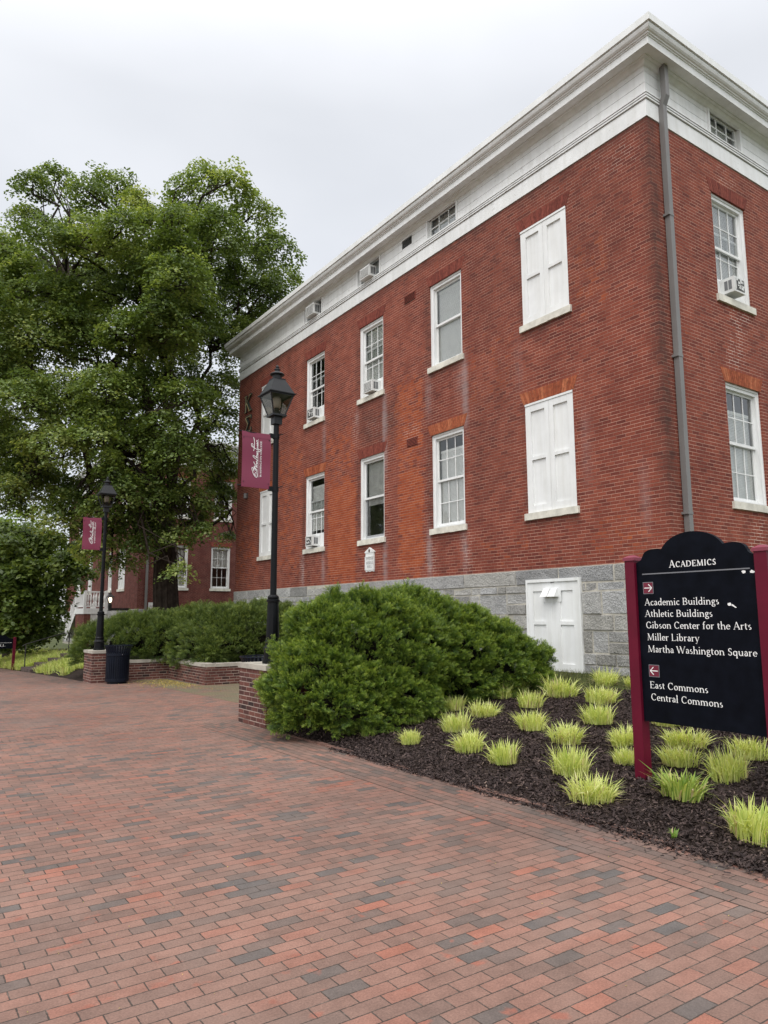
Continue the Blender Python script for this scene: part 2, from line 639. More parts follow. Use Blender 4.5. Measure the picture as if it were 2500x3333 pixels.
M['paver_mossy'] = paver('paver_mossy', 'rows_x', FIELD, (0.03, 0.034, 0.018), 0.2065, 0.0895, 0.007, seed=6.0, moss=0.75)
M['granite'] = granite('granite')
M['edging'] = simple('edging_brick', (0.155, 0.088, 0.070), 0.85, 0.25, 0.35, 7, 0.3)
M['mortar'] = simple('stone_mortar', (0.44, 0.415, 0.36), 0.9, 0.2, 0.2, 8, 0.3)
M['white'] = paint('white_paint', 0.80, (0.985, 1.0, 1.0))
M['white_old'] = paint('weathered_white_paint', 0.82, (0.985, 1.0, 1.0), peel=0.85, dirt=0.35)
M['white_far'] = paint('white_paint_far', 0.74)
M['dark'] = simple('dark_gap', (0.02, 0.02, 0.02), 0.9, 0.1)
M['room'] = simple('room_plaster', (0.32, 0.32, 0.30), 0.9, 0.1)
M['glass'] = glass_mat('window_glass')
M['lamp_glass'] = glass_mat('lantern_glass', (0.78, 0.76, 0.72), 0.6)
M['blind'] = simple('blind_slats', (0.90, 0.90, 0.87), 0.6, 0.3, 0.05)
M['stone'] = simple('sill_marble', (0.62, 0.60, 0.53), 0.65, 0.3, 0.22, 5.0, 0.2)
M['cap'] = simple('limestone_cap', (0.36, 0.335, 0.29), 0.8, 0.25, 0.25, 4.0, 0.25)
M['downspout'] = simple('downspout_metal', (0.17, 0.165, 0.16), 0.42, 0.5, 0.08, 1.5)
M['black'] = simple('black_gloss_paint', (0.005, 0.0055, 0.007), 0.36, 0.16, 0.3, 3)
M['black_can'] = simple('black_blue_coating', (0.006, 0.0085, 0.016), 0.4, 0.15, 0.3, 3)
M['lamp_body'] = simple('black_lamp_metal', (0.016, 0.017, 0.019), 0.42, 0.25, 0.25, 4)
M['iron'] = simple('dark_iron', (0.022, 0.020, 0.019), 0.55, 0.4, 0.3, 6)
M['maroon'] = simple('maroon_paint', (0.105, 0.005, 0.019), 0.4, 0.2, 0.12, 5)
M['signblack'] = simple('sign_panel_black', (0.0035, 0.0045, 0.008), 0.45, 0.06, 0.35, 7)
M['letter'] = simple('white_vinyl', (0.80, 0.80, 0.79), 0.6, 0.3, 0.03)
M['grey_rule'] = simple('grey_vinyl', (0.16, 0.165, 0.18), 0.6, 0.3, 0.05)
M['banner'] = simple('banner_vinyl', (0.185, 0.028, 0.062), 0.42, 0.4, 0.06, 2.0)
M['bronze'] = simple('old_bronze', (0.035, 0.042, 0.035), 0.5, 0.5, 0.3, 8)
M['gold'] = simple('gilt_edge', (0.50, 0.42, 0.22), 0.4, 0.5, 0.1)
M['ac'] = simple('white_enamel', (0.68, 0.69, 0.68), 0.45, 0.4, 0.10, 4)
M['ac_grille'] = simple('grey_louvre', (0.16, 0.165, 0.17), 0.6, 0.3, 0.25, 9)
M['ac_dark'] = simple('dirty_mesh', (0.085, 0.085, 0.083), 0.7, 0.3, 0.5, 14)
M['bark'] = simple('bark', (0.040, 0.031, 0.025), 0.95, 0.15, 0.45, 5, 1.0, 14)
M['core_dark'] = simple('yew_core_dark', (0.010, 0.009, 0.006), 0.95, 0.1, 0.4, 8)  # near-black brown: twig colour with the inner shade put into it
M['soil'] = simple('soil', (0.028, 0.020, 0.017), 0.95, 0.1, 0.4, 9, 0.6, 30)
M['earth'] = simple('lawn_ground', (0.060, 0.070, 0.028), 0.95, 0.1, 0.4, 0.6, 0.6, 20)
M['slab'] = simple('step_stone', (0.085, 0.062, 0.054), 0.85, 0.25, 0.3, 4, 0.35)
M['leaf'] = foliage('linden_leaf', [(0.0, (0.055, 0.090, 0.022)), (0.40, (0.120, 0.180, 0.044)), (0.75, (0.215, 0.285, 0.075)), (1.0, (0.36, 0.41, 0.14))], 0.42, 0.42, 0.4)
M['leaf_dark'] = foliage('chestnut_leaf', [(0.0, (0.052, 0.088, 0.024)), (0.5, (0.120, 0.180, 0.044)), (1.0, (0.24, 0.31, 0.07))], 0.42, 0.42, 0.4)
M['leaf_bright'] = foliage('bright_leaf', [(0.0, (0.06, 0.11, 0.014)), (0.5, (0.12, 0.19, 0.02)), (1.0, (0.21, 0.29, 0.035))], 0.35)
M['yew'] = foliage('yew_needle', [(0.0, (0.018, 0.044, 0.010)), (0.35, (0.060, 0.115, 0.018)), (0.68, (0.175, 0.255, 0.036)), (1.0, (0.40, 0.47, 0.085))], 0.30, 0.42, 0.42)
M['yew_hedge'] = foliage('yew_needle_hedge', [(0.0, (0.022, 0.044, 0.012)), (0.40, (0.074, 0.118, 0.026)), (0.75, (0.160, 0.215, 0.048)), (1.0, (0.30, 0.35, 0.09))], 0.30, 0.48, 0.35)
M['blade'] = foliage('variegated_blade', [(0.0, (0.16, 0.27, 0.05)), (0.25, (0.36, 0.46, 0.11)), (0.55, (0.60, 0.65, 0.22)), (0.93, (0.76, 0.77, 0.42)), (1.0, (0.50, 0.41, 0.25))], 0.36, 0.5, 0.3)
M['chip'] = foliage('bark_chip', [(0.0, (0.014, 0.0095, 0.009)), (0.5, (0.040, 0.027, 0.025)), (0.85, (0.095, 0.066, 0.058)), (1.0, (0.26, 0.19, 0.15))], 0.0, 0.8, 0.25)
M['grass'] = foliage('grass_blade', [(0.0, (0.055, 0.075, 0.02)), (0.6, (0.10, 0.12, 0.035)), (1.0, (0.20, 0.18, 0.08))], 0.2, 0.6, 0.2)
M['petal'] = foliage('fallen_blossom', [(0.0, (0.22, 0.17, 0.05)), (0.6, (0.42, 0.34, 0.10)), (1.0, (0.55, 0.40, 0.10))], 0.1, 0.7, 0.2)


def emis(name, col, s):
    t = NT(name)
    t.fin(col, 0.5)
    t.p.inputs['Emission Color'].default_value = col + (1,)
    t.p.inputs['Emission Strength'].default_value = s
    return t.mat


M['bulb'] = emis('lit_bulb', (1.0, 0.86, 0.66), 2.6)
t_ = NT('frosted_globe')
M['frost'] = t_.fin((0.50, 0.47, 0.42), 0.35, 0.4)

# ------------------------------------------------------------------ terrain
_py = np.array([-60, 10, 21, 24, 31, 38, 46, 60, 400.0])
_pz = np.array([0, 0, -0.11, -0.19, -0.42, -0.66, -0.80, -0.95, -1.2])


def path_z(y):
    return float(np.interp(y, _py, _pz))


def strip(name, mat, x0, x1, ys, dz, label=None, xs=None):
    mb = MB()
    for a, b in zip(ys[:-1], ys[1:]):
        mb.quad((x0, a, path_z(a) + dz), (x1, a, path_z(a) + dz), (x1, b, path_z(b) + dz), (x0, b, path_z(b) + dz))
    o = mb.build(name, mat)
    o['kind'] = 'structure'
    return o


YS = [-14, -6, 0, 5, 10, 11.2]
YF = [11.41, 14, 17, 21, 22.5, 24, 27, 31, 34, 38, 42, 46, 53, 60]
strip('ground', M['earth'], -400, 400, [-400, -60, -6, 10, 21, 24, 31, 38, 46, 60, 120, 400], -0.03)
strip('brick_path', M['paver'], -14, 4.20, YS, 0.0)
strip('brick_path', M['paver'], -14, 4.20, YF, 0.0)
strip('path_border', M['paver_border'], 4.20, 4.90, YS, 0.002)
strip('path_band', M['paver_border'], -14, 8.3, [11.2, 11.41], 0.001)
strip('path_border', M['paver_border'], 4.20, 4.90, [21.3, 22.5, 24, 27, 31, 34, 38, 42, 46], 0.002)
strip('plaza', M['paver'], 4.20, 6.0, [11.41, 14, 17, 21, 21.3], 0.0)
strip('plaza', M['paver_mossy'], 6.0, 8.4, [11.41, 14, 17, 21, 21.3], 0.002)
BEDK = 0.57 / 6.28


def bed_z(x, y=0):
    return min(max((x - 4.86) * BEDK, 0), 0.57)


mb = MB()
for x in np.arange(4.90, 11.1, 0.25):
    x2 = min(x + 0.25, 11.16)
    mb.quad((x, -14, bed_z(x)), (x2, -14, bed_z(x2)), (x2, 11.2, bed_z(x2)), (x, 11.2, bed_z(x)))
mb.build('bed_soil', M['soil'])['kind'] = 'structure'
mb = MB()
mb.quad((9.72, -14, 0.448), (11.2, -14, 0.582), (11.2, 11.2, 0.582), (9.72, 11.2, 0.448))
mb.quad((11.2, -14, 0.582), (60, -14, 0.582), (60, 7.5, 0.582), (11.2, 7.5, 0.582))
mb.build('lawn', M['earth'])['kind'] = 'structure'
# planted bank beside the far steps
mb = MB()
for a, b in zip([21.4, 24, 27, 31, 34, 38, 42, 46][:-1], [24, 27, 31, 34, 38, 42, 46]):
    xs = [4.9, 5.5, 6.2, 7.0, 8.0, 13]
    zz = lambda x, y: path_z(y) + np.interp(x, xs, [0.0, 0.16, 0.36, 0.55, 0.62, 0.75]) * (1 if y > 23 else 0.5)
    for x, x2 in zip(xs[:-1], xs[1:]):
        mb.quad((x, a, zz(x, a)), (x2, a, zz(x2, a)), (x2, b, zz(x2, b)), (x, b, zz(x, b)))
mb.build('bank', M['soil'])['kind'] = 'structure'
bank_z = zz
# brick edging along the bed
mb = MB()
y = -6.0
while y < 9.8:
    z = 0.016 + 0.006 * math.sin(y * 1.7) + random.uniform(-0.004, 0.004)
    mb.box(4.852 + random.uniform(-0.005, 0.005), 4.925, y, y + 0.197, -0.05, z)
    y += 0.203
mb.build('edging', M['edging'], org=(4.86, 0, 0))['kind'] = 'structure'


# ------------------------------------------------------------------ halls
class Fac:
    """a wall face: along a, outward d, height z"""
    def __init__(s, side, x0, y0, dz=0.0):
        s.side, s.x0, s.y0, s.dz = side, x0, y0, dz

    def P(s, a, d, z):
        if s.side == 'L':
            return (s.x0 - d, s.y0 + a, z + s.dz)
        return (s.x0 + a, s.y0 - d, z + s.dz)

    def box(s, mb, a0, a1, d0, d1, z0, z1):
        p, q = s.P(a0, d0, z0), s.P(a1, d1, z1)
        mb.box(p[0], q[0], p[1], q[1], p[2], q[2])

    def quad(s, mb, a0, a1, d, z0, z1):
        if s.side == 'L':
            mb.quad(s.P(a0, d, z0), s.P(a0, d, z1), s.P(a1, d, z1), s.P(a1, d, z0))
        else:
            mb.quad(s.P(a0, d, z0), s.P(a1, d, z0), s.P(a1, d, z1), s.P(a0, d, z1))


def wall_face(mb, F, L, z0, z1, ops, step, reveal=0.24):
    A = sorted(set(list(np.round(np.arange(0, L, step), 3)) + [L] + [round(q, 3) for o in ops for q in o[:2]]))
    Z = sorted(set(list(np.round(np.arange(z0, z1, step), 3)) + [z1] + [round(q, 3) for o in ops for q in o[2:4]]))
    for a0, a1 in zip(A[:-1], A[1:]):
        for b0, b1 in zip(Z[:-1], Z[1:]):
            am, bm = (a0 + a1) / 2, (b0 + b1) / 2
            if any(o[0] < am < o[1] and o[2] < bm < o[3] for o in ops):
                continue
            F.quad(mb, a0, a1, 0, b0, b1)
    for a0, a1, b0, b1 in ops:
        for p in (a0, a1):
            mb.quad(F.P(p, 0, b0), F.P(p, -reveal, b0), F.P(p, -reveal, b1), F.P(p, 0, b1))
        for p in (b0, b1):
            mb.quad(F.P(a0, 0, p), F.P(a1, 0, p), F.P(a1, -reveal, p), F.P(a0, -reveal, p))


def jack_arch(F, par, a0, a1, z, orange=False, h=0.275, mats=None):
    mb = MB()
    n = max(10, int((a1 - a0 + 0.2) / 0.072))
    d0, d1 = 0.001, 0.007
    lo0, lo1, hi0, hi1 = a0 - 0.03, a1 + 0.03, a0 - 0.15, a1 + 0.15
    mb.mi = 3
    P = [F.P(lo0, d0, z), F.P(lo1, d0, z), F.P(hi1, d0, z + h), F.P(hi0, d0, z + h)]
    mb.poly(P if F.side == 'R' else P[::-1])
    for i in range(n):
        mb.mi = random.choice((0, 0, 1, 2))
        g = 0.06 if orange else 0.045
        f0, f1 = (i + g) / n, (i + 1 - g) / n
        q = [(lo0 + (lo1 - lo0) * f0, z + 0.002), (lo0 + (lo1 - lo0) * f1, z + 0.002),
             (hi0 + (hi1 - hi0) * f1, z + h - 0.004), (hi0 + (hi1 - hi0) * f0, z + h - 0.004)]
        dd = d1 + random.uniform(-0.002, 0.002)
        a = [F.P(p[0], 0.0015, p[1]) for p in q]
        b = [F.P(p[0], dd, p[1]) for p in q]
        mb.hexa(a + b)
    return mb.build('jack_arch', mats, par)


M['arch_red'] = simple('arch_brick_dark', (0.185, 0.048, 0.035), 0.85, 0.2, 0.3, 14, 0.3)
M['arch_red2'] = simple('arch_brick_dark_b', (0.150, 0.040, 0.030), 0.85, 0.2, 0.3, 14, 0.3)
M['arch_red3'] = simple('arch_brick_dark_c', (0.205, 0.056, 0.040), 0.85, 0.2, 0.3, 14, 0.3)
M['arch_orange2'] = simple('arch_brick_orange_b', (0.25, 0.066, 0.032), 0.85, 0.2, 0.32, 14, 0.3)
M['arch_orange3'] = simple('arch_brick_orange_c', (0.38, 0.125, 0.06), 0.85, 0.2, 0.32, 14, 0.3)
M['arch_orange'] = simple('arch_brick_orange', (0.30, 0.085, 0.040), 0.85, 0.2, 0.32, 14, 0.3)
M['arch_mortar'] = simple('arch_mortar', (0.40, 0.20, 0.13), 0.9, 0.2, 0.2, 10)
M['arch_mortar_dark'] = simple('arch_mortar_dark', (0.30, 0.13, 0.09), 0.9, 0.2, 0.3, 10)


def sill(F, par, a0, a1, z, mat):
    mb = MB()
    n = 7
    for i in range(n):
        f0, f1 = i / n, (i + 1) / n
        A0, A1 = a0 - 0.065 + (a1 - a0 + 0.13) * f0, a0 - 0.065 + (a1 - a0 + 0.13) * f1
        j = random.uniform(-0.006, 0.004)
        F.box(mb, A0, A1, -0.2, 0.05 + random.uniform(-0.003, 0.003), z - 0.14 + j, z)
    return mb.build('sill', mat, par)


def window(F, par, a0, a1, z0, z1, style, mats, arch='red', shut=0.0):
    """double hung sash window; style: panes (muntins), plain; extra keys: blind=(top, bottom), raised=height of what sits under the sash"""
    wm = mats['white']
    w = MB()
    hd, jb = 0.11, 0.10
    fr0, fr1 = -0.19, -0.055
    F.box(w, a0, a0 + jb, fr0, fr1, z0, z1)
    F.box(w, a1 - jb, a1, fr0, fr1, z0, z1)
    F.box(w, a0 + jb, a1 - jb, fr0, fr1, z1 - hd, z1)
    F.box(w, a0 + jb, a1 - jb, fr0, fr1 + 0.01, z0, z0 + 0.05)
    F.box(w, a0, a0 + 0.035, fr1, fr1 + 0.018, z0, z1)
    F.box(w, a1 - 0.035, a1, fr1, fr1 + 0.018, z0, z1)
    F.box(w, a0 + 0.035, a1 - 0.035, fr1, fr1 + 0.018, z1 - 0.045, z1)
    win = w.build('window', wm, par)
    zl, zh = z0 + 0.05, z1 - hd
    zm = z0 + (z1 - z0) * 0.505
    raised = style.get('raised', 0.0)
    A0, A1 = a0 + jb, a1 - jb
    st = 0.048
    for k, (b0, b1, dd) in enumerate(((zm - 0.03, zh, -0.115), (zl + raised, min(zm + 0.02 + raised, zh - 0.02), -0.155))):
        s = MB()
        d0, d1 = dd - 0.035, dd
        F.box(s, A0, A0 + st, d0, d1, b0, b1)
        F.box(s, A1 - st, A1, d0, d1, b0, b1)
        F.box(s, A0 + st, A1 - st, d0, d1, b0, b0 + (0.055 if k == 0 else 0.08))
        F.box(s, A0 + st, A1 - st, d0, d1, b1 - 0.05, b1)
        sm = wm
        if style.get('screen') and k == 1:
            sm = mats['grey']
        so_ = s.build('sash', sm, win)
        g = MB()
        F.quad(g, A0 + st - 0.004, A1 - st + 0.004, d0 + 0.014, b0 + 0.03, b1 - 0.03)
        g.build('glass_pane', mats['glass'], win)
        if style.get('panes', True) if k == 0 else style.get('panes_low', True):
            t = MB()
            for i in (1, 2):
                am = A0 + st + (A1 - A0 - 2 * st) * i / 3
                F.box(t, am - 0.010, am + 0.010, d0 + 0.017, d1 - 0.006, b0 + 0.05, b1 - 0.045)
            bm = (b0 + b1) / 2
            F.box(t, A0 + st, A1 - st, d0 + 0.018, d1 - 0.007, bm - 0.010, bm + 0.010)
            t.build('muntins', wm, win)
    if style.get('blind'):
        top, bot = style['blind']
        t = MB()
        zt, zb = z0 + (z1 - z0) * top, z0 + (z1 - z0) * bot
        F.box(t, A0 + 0.03, A1 - 0.03, -0.235, -0.205, zt - 0.06, zt)
        z = zt - 0.06
        while z > zb + 0.03:
            t.poly([F.P(A0 + 0.04, -0.206, z - 0.016), F.P(A1 - 0.04, -0.206, z - 0.016), F.P(A1 - 0.04, -0.220, z + 0.017), F.P(A0 + 0.04, -0.220, z + 0.017)])
            z -= 0.031
        F.box(t, A0 + 0.04, A1 - 0.04, -0.225, -0.205, zb, zb + 0.03)
        t.build('blind', mats['blind'], win)
    if style.get('shade'):
        t = MB()
        F.box(t, A0 + 0.03, A1 - 0.03, -0.235, -0.225, z0 + (z1 - z0) * style['shade'], z1 - 0.06)
        t.build('roller_shade', mats['shade'], win)
    if raised:
        ac = style['ac']
        for p0, p1 in ((A0, ac[0]), (ac[1], A1)):
            if p1 - p0 > 0.01:
                t = MB()
                F.box(t, p0, p1, -0.165, -0.15, zl, zl + raised)
                t.build('filler_panel', wm, win)
    # the dim room just behind
    r = MB()
    rx = 1.6
    for pp in ([(a0 - .3, z0 - .4), (a1 + .3, z0 - .4), (a1 + .3, z1 + .2), (a0 - .3, z1 + .2)],):
        pts0 = [F.P(p[0], -0.242, p[1]) for p in pp]
        pts1 = [F.P(p[0], -rx, p[1]) for p in pp]
        r.poly(pts1)
        for i in range(4):
            r.quad(pts0[i], pts0[(i + 1) % 4], pts1[(i + 1) % 4], pts1[i])
    r.build('room_lining', mats['room'], win)
    if arch:
        jack_arch(F, win, a0, a1, z1, arch == 'orange', mats=mats['arch_' + arch])
    sill(F, win, a0, a1, z0, mats['stone'])
    return win


def shutters(F, par, a0, a1, z0, z1, mats, arch='red'):
    w = MB()
    F.box(w, a0, a1, -0.12, -0.045, z0, z1)           # back board
    win = w.build('shuttered_window', mats['white'], par)
    t = MB()
    F.box(t, a0, a1, -0.045, 0.006, z1 - 0.045, z1)
    t.build('head_trim', mats['white'], win)
    am = (a0 + a1) / 2
    for s0, s1 in ((a0, am - 0.003), (am + 0.003, a1)):
        s = MB()
        st = 0.155 if s0 == a0 else 0.115
        en = 0.115 if s0 == a0 else 0.155
        z_hi = z1 - 0.048
        zm = z0 + (z1 - z0) * 0.49
        F.box(s, s0, s0 + st, -0.045, -0.008, z0, z_hi)
        F.box(s, s1 - en, s1, -0.045, -0.008, z0, z_hi)
        F.box(s, s0 + st, s1 - en, -0.045, -0.009, z0, z0 + 0.16)
        F.box(s, s0 + st, s1 - en, -0.045, -0.009, z_hi - 0.14, z_hi)
        F.box(s, s0 + st, s1 - en, -0.045, -0.009, zm - 0.035, zm + 0.035)
        s.build('shutter', mats['white'], win)
    if arch:
        jack_arch(F, win, a0, a1, z1, arch == 'orange', mats=mats['arch_' + arch])
    sill(F, win, a0, a1, z0, mats['stone'])
    return win


MATS = dict(shade=simple('grey_roller_shade', (0.50, 0.50, 0.48), 0.8), white=M['white'], glass=M['glass'], blind=M['blind'], stone=M['stone'], room=M['room'],
            grey=simple('grey_screen_frame', (0.30, 0.31, 0.32), 0.5),
            arch_red=[M['arch_red'], M['arch_red2'], M['arch_red3'], M['arch_mortar_dark']], arch_orange=[M['arch_orange'], M['arch_orange2'], M['arch_orange3'], M['arch_mortar']])
MATS_FAR = dict(MATS, white=M['white_far'])


def stone_base(F, L, z0, z1, ops, seed, verts, seq):
    rs = random.Random(seed)
    hs = seq
    z = z1
    for h in hs:
        zb = max(z - h, z0)
        if z - zb < 0.05:
            break
        a = -0.03
        while a < L:
            w = rs.uniform(0.30, 0.95) if h > 0.25 else rs.uniform(0.25, 0.7)
            if h == hs[0]:
                w = rs.uniform(0.7, 1.7)
            a2 = min(a + w, L)
            segs = [(a, a2)]
            for o in ops:
                if o[2] < (z + zb) / 2 < o[3]:
                    ns = []
                    for p, q in segs:
                        if q <= o[0] or p >= o[1]:
                            ns.append((p, q))
                        else:
                            if p < o[0] - 0.05: ns.append((p, o[0]))
                            if q > o[1] + 0.05: ns.append((o[1], q))
                    segs = ns
            for p, q in segs:
                parts = [(p, q, zb, z)]
                if q - p > 0.5 and z - zb > 0.34 and rs.random() < 0.5:
                    zc = (z + zb) / 2
                    parts = [(p, q, zb, zc), (p, q, zc, z)]
                for (p, q, c, d) in parts:
                    g = 0.007
                    n0 = len(verts.v)
                    b = 0.014
                    pr = 0.045 + rs.uniform(-0.012, 0.018)
                    j = [rs.uniform(-0.012, 0.012) for _ in range(8)]
                    A = [F.P(p + g + j[0], 0.012, c + g), F.P(q - g + j[1], 0.012, c + g), F.P(q - g + j[2], 0.012, d - g), F.P(p + g + j[3], 0.012, d - g)]
                    B = [F.P(p + g + b, pr + j[4], c + g + b), F.P(q - g - b, pr + j[5], c + g + b), F.P(q - g - b, pr + j[6], d - g - b), F.P(p + g + b, pr + j[7], d - g - b)]
                    verts.hexa(A + B)
                    v = rs.uniform(0.24, 0.41)
                    wm_ = rs.uniform(-0.006, 0.02)
                    verts.tints += [(v + wm_, v + wm_ * 0.6, v + 0.004 - wm_ * 0.4, 1)] * (len(verts.v) - n0)
            a = a2
        z = zb


def build_hall(name, label, cx, cy, dz, L, W, left, right, attic_l, attic_r, doors, mats, brick, stain, zg):
    T = thing(name, (cx, cy, zg), label, 'building')
    FL, FR = Fac('L', cx, cy, dz), Fac('R', cx, cy, dz)
    Z0, Z1 = 2.60, 10.92
    # walls
    mb = MB()
    wall_face(mb, FL, L, Z0, Z1, [q[:4] for q in left], 0.16 if stain else 1.5)
    wall_face(mb, FR, W, Z0, Z1, [q[:4] for q in right], 0.16 if stain else 1.5)
    mb.quad((cx, cy + L, Z0 + dz), (cx, cy + L, Z1 + dz), (cx + W, cy + L, Z1 + dz), (cx + W, cy + L, Z0 + dz))
    mb.quad((cx + W, cy, Z0 + dz), (cx + W, cy, Z1 + dz), (cx + W, cy + L, Z1 + dz), (cx + W, cy + L, Z0 + dz))
    at = None
    if stain:
        V = np.array(mb.v)
        at = ('stain', stain(V))
    mb.build('wall', brick, T, attr=at)
    # foundation: mortar core and granite blocks
    mb = MB()
    mb.box(cx - 0.028, cx + W, cy - 0.028, cy + L + 0.028, zg - 0.35, Z0 + dz - 0.004)
    mb.build('foundation', M['mortar'], T)
    sb = MB()
    sb.tints = []
    dl = [d[1:5] for d in doors if d[0] == 'L']
    seq = [0.32, 0.17, 0.44, 0.30, 0.42, 0.22, 0.26, 0.36, 0.3, 0.3]
    stone_base(FL, L, zg - dz - 0.2, Z0, dl, 3, sb, seq)
    stone_base(FR, W, zg - dz - 0.2, Z0, [], 4, sb, seq)
    sb.build('granite_blocks', M['granite'], T, attr=('stone', sb.tints))
    # entablature: plain lower band, three fillets, boarded frieze
    wo_ = M['white_old'] if stain else M['white_far']
    mb = MB()
    for o, za, zb in ((0.022, 10.925, 11.262),):
        mb.loop(cx, cx + W, cy, cy + L, [(0.0, za + dz), (o, za + dz), (o, zb + dz), (0, zb + dz)])
    for o, za, zb in ((0.050, 11.278, 11.306), (0.056, 11.328, 11.356), (0.064, 11.376, 11.400)):
        mb.loop(cx, cx + W, cy, cy + L, [(0.0, za + dz), (o, za + dz), (o, zb + dz), (0, zb + dz)])
    mb.build('architrave', wo_, T)
    mb = MB()
    for F, LL, att in ((FL, L, attic_l), (FR, W, attic_r)):
        cuts = sorted(att)
        for za, zb in ((11.40, 11.617), (11.626, 11.847), (11.856, 12.06)):
            a = -0.012
            for c0, c1 in [q[:2] for q in cuts] + [(LL, LL)]:
                if F.side == 'R' and a < 0:
                    a = 0.0
                if c0 - a > 0.01:
                    F.box(mb, a, c0, 0.0, 0.012, za, zb)
                a = c1
    mb.box(cx + 0.25, cx + W - 0.25, cy + 0.25, cy + L - 0.25, Z1 + dz, 12.3 + dz)
    mb.build('frieze', wo_, T)
    for F, att in ((FL, attic_l), (FR, attic_r)):
        for c0, c1, kind in att:
            if kind == 'vent':
                v = MB()
                F.box(v, c0, c1, -0.1, -0.03, 11.66, 11.90)
                vo = v.build('attic_vent', M['dark'], T)
                v = MB()
                for i in range(7):
                    zz_ = 11.668 + i * 0.033
                    v.poly([F.P(c0, 0.01, zz_), F.P(c1, 0.01, zz_), F.P(c1, -0.025, zz_ + 0.022), F.P(c0, -0.025, zz_ + 0.022)])
                v.build('louvre', wo_, vo)
                for za_, zb_ in ((11.40, 11.658), (11.902, 12.06)):
                    v = MB()
                    F.box(v, c0, c1, 0.0, 0.012, za_, zb_)
                    v.build('vent_surround', wo_, vo)
            else:
                w = MB()
                za, zb = 11.40, 12.06
                F.box(w, c0, c0 + 0.07, -0.14, 0.035, za, zb)
                F.box(w, c1 - 0.07, c1, -0.14, 0.035, za, zb)
                F.box(w, c0 + 0.07, c1 - 0.07, -0.14, 0.028, za, za + 0.05)
                F.box(w, c0 + 0.07, c1 - 0.07, -0.14, 0.0, zb - 0.06, zb)
                wi = w.build('attic_window', mats['white'], T)
                A0, A1 = c0 + 0.07, c1 - 0.07
                s = MB()
                F.box(s, A0, A0 + 0.05, -0.09, -0.05, za + 0.05, zb - 0.06)
                F.box(s, A1 - 0.05, A1, -0.09, -0.05, za + 0.05, zb - 0.06)
                F.box(s, A0 + 0.05, A1 - 0.05, -0.09, -0.05, za + 0.05, za + 0.10)
                F.box(s, A0 + 0.05, A1 - 0.05, -0.09, -0.05, zb - 0.11, zb - 0.06)
                if kind == 'panes':
                    for i in (1, 2):
                        am = A0 + (A1 - A0) * i / 3
                        F.box(s, am - 0.012, am + 0.012, -0.075, -0.055, za + 0.10, zb - 0.11)
                    F.box(s, A0 + 0.05, A1 - 0.05, -0.074, -0.056, za + 0.30, za + 0.324)
                s.build('sash', mats['white'], wi)
                g = MB()
                F.quad(g, A0 + 0.04, A1 - 0.04, -0.08, za + 0.08, zb - 0.09)
                g.build('glass_pane', mats['glass'], wi)
                b = MB()
                F.box(b, A0, A1, -0.30, -0.28, za, zb)
                b.build('blind', M['room'], wi)
    # cornice and roof
    mb = MB()
    cp = [(0.0, 11.95), (0.05, 11.97), (0.10, 12.035), (0.15, 12.042), (0.155, 12.055), (0.335, 12.055), (0.335, 12.035), (0.35, 12.035), (0.352, 12.175), (0.37, 12.18), (0.372, 12.20), (0.395, 12.205), (0.40, 12.225),
          (0.425, 12.235), (0.45, 12.262), (0.468, 12.305), (0.472, 12.325), (0.455, 12.332), (0.455, 12.345), (0.50, 12.35), (0.50, 12.49), (0.44, 12.50), (0.0, 12.52)]
    mb.loop(cx, cx + W, cy, cy + L, [(o, z + dz) for o, z in cp])
    mb.build('cornice', M['white'] if stain else M['white_far'], T)
    mb = MB()
    x0, x1, y0, y1, zr = cx - 0.42, cx + W + 0.42, cy - 0.42, cy + L + 0.42, 12.505 + dz
    xm, h = (x0 + x1) / 2, 1.1
    a, b = (xm, y0 + 6, zr + h), (xm, y1 - 6, zr + h)
    mb.poly([(x0, y0, zr), (x1, y0, zr), a])
    mb.poly([(x1, y1, zr), (x0, y1, zr), b])
    mb.quad((x0, y1, zr), (x0, y0, zr), a, b)
    mb.quad((x1, y0, zr), (x1, y1, zr), b, a)
    mb.build('roof', M['downspout'], T)
    for q in left:
        fill(FL, T, q, mats)
    for q in right:
        fill(FR, T, q, mats)
    return T, FL, FR


def fill(F, T, q, mats):
    a0, a1, z0, z1, kind, arch = q[:6]
    if kind == 'shut':
        shutters(F, T, a0, a1, z0, z1, mats, arch)
    else:
        window(F, T, a0, a1, z0, z1, kind, mats, arch)


XF, YF0 = 11.142, 7.422
GLO, GHI = (3.78, 6.15), (7.92, 10.12)
rs_ = dict
left = [
    (2.02, 3.33) + GHI + ('shut', 'red'), (2.03, 3.35) + GLO + ('shut', 'orange'),
    (5.35, 6.60) + GHI + (rs_(panes=False, panes_low=False, blind=(0.93, 0.04)), 'red'),
    (5.36, 6.60) + GLO + (rs_(blind=(0.83, 0.03)), 'orange'),
    (8.72, 9.96) + GHI + (rs_(blind=(0.93, 0.2), raised=0.34, ac=(9.06, 9.50)), 'red'),
    (8.69, 9.93) + GLO + (rs_(panes=False, panes_low=False, screen=True, shade=0.42), 'red'),
    (12.02, 13.24) + GHI + (rs_(raised=0.35, ac=(12.44, 12.90)), 'red'),
    (11.97, 13.20) + GLO + (rs_(panes=False, blind=(0.86, 0.25), raised=0.35, ac=(12.45, 12.90)), 'orange'),
    (15.42, 16.70) + GHI + ('shut', 'red'), (15.36, 16.66) + GLO + ('shut', 'orange'),
]
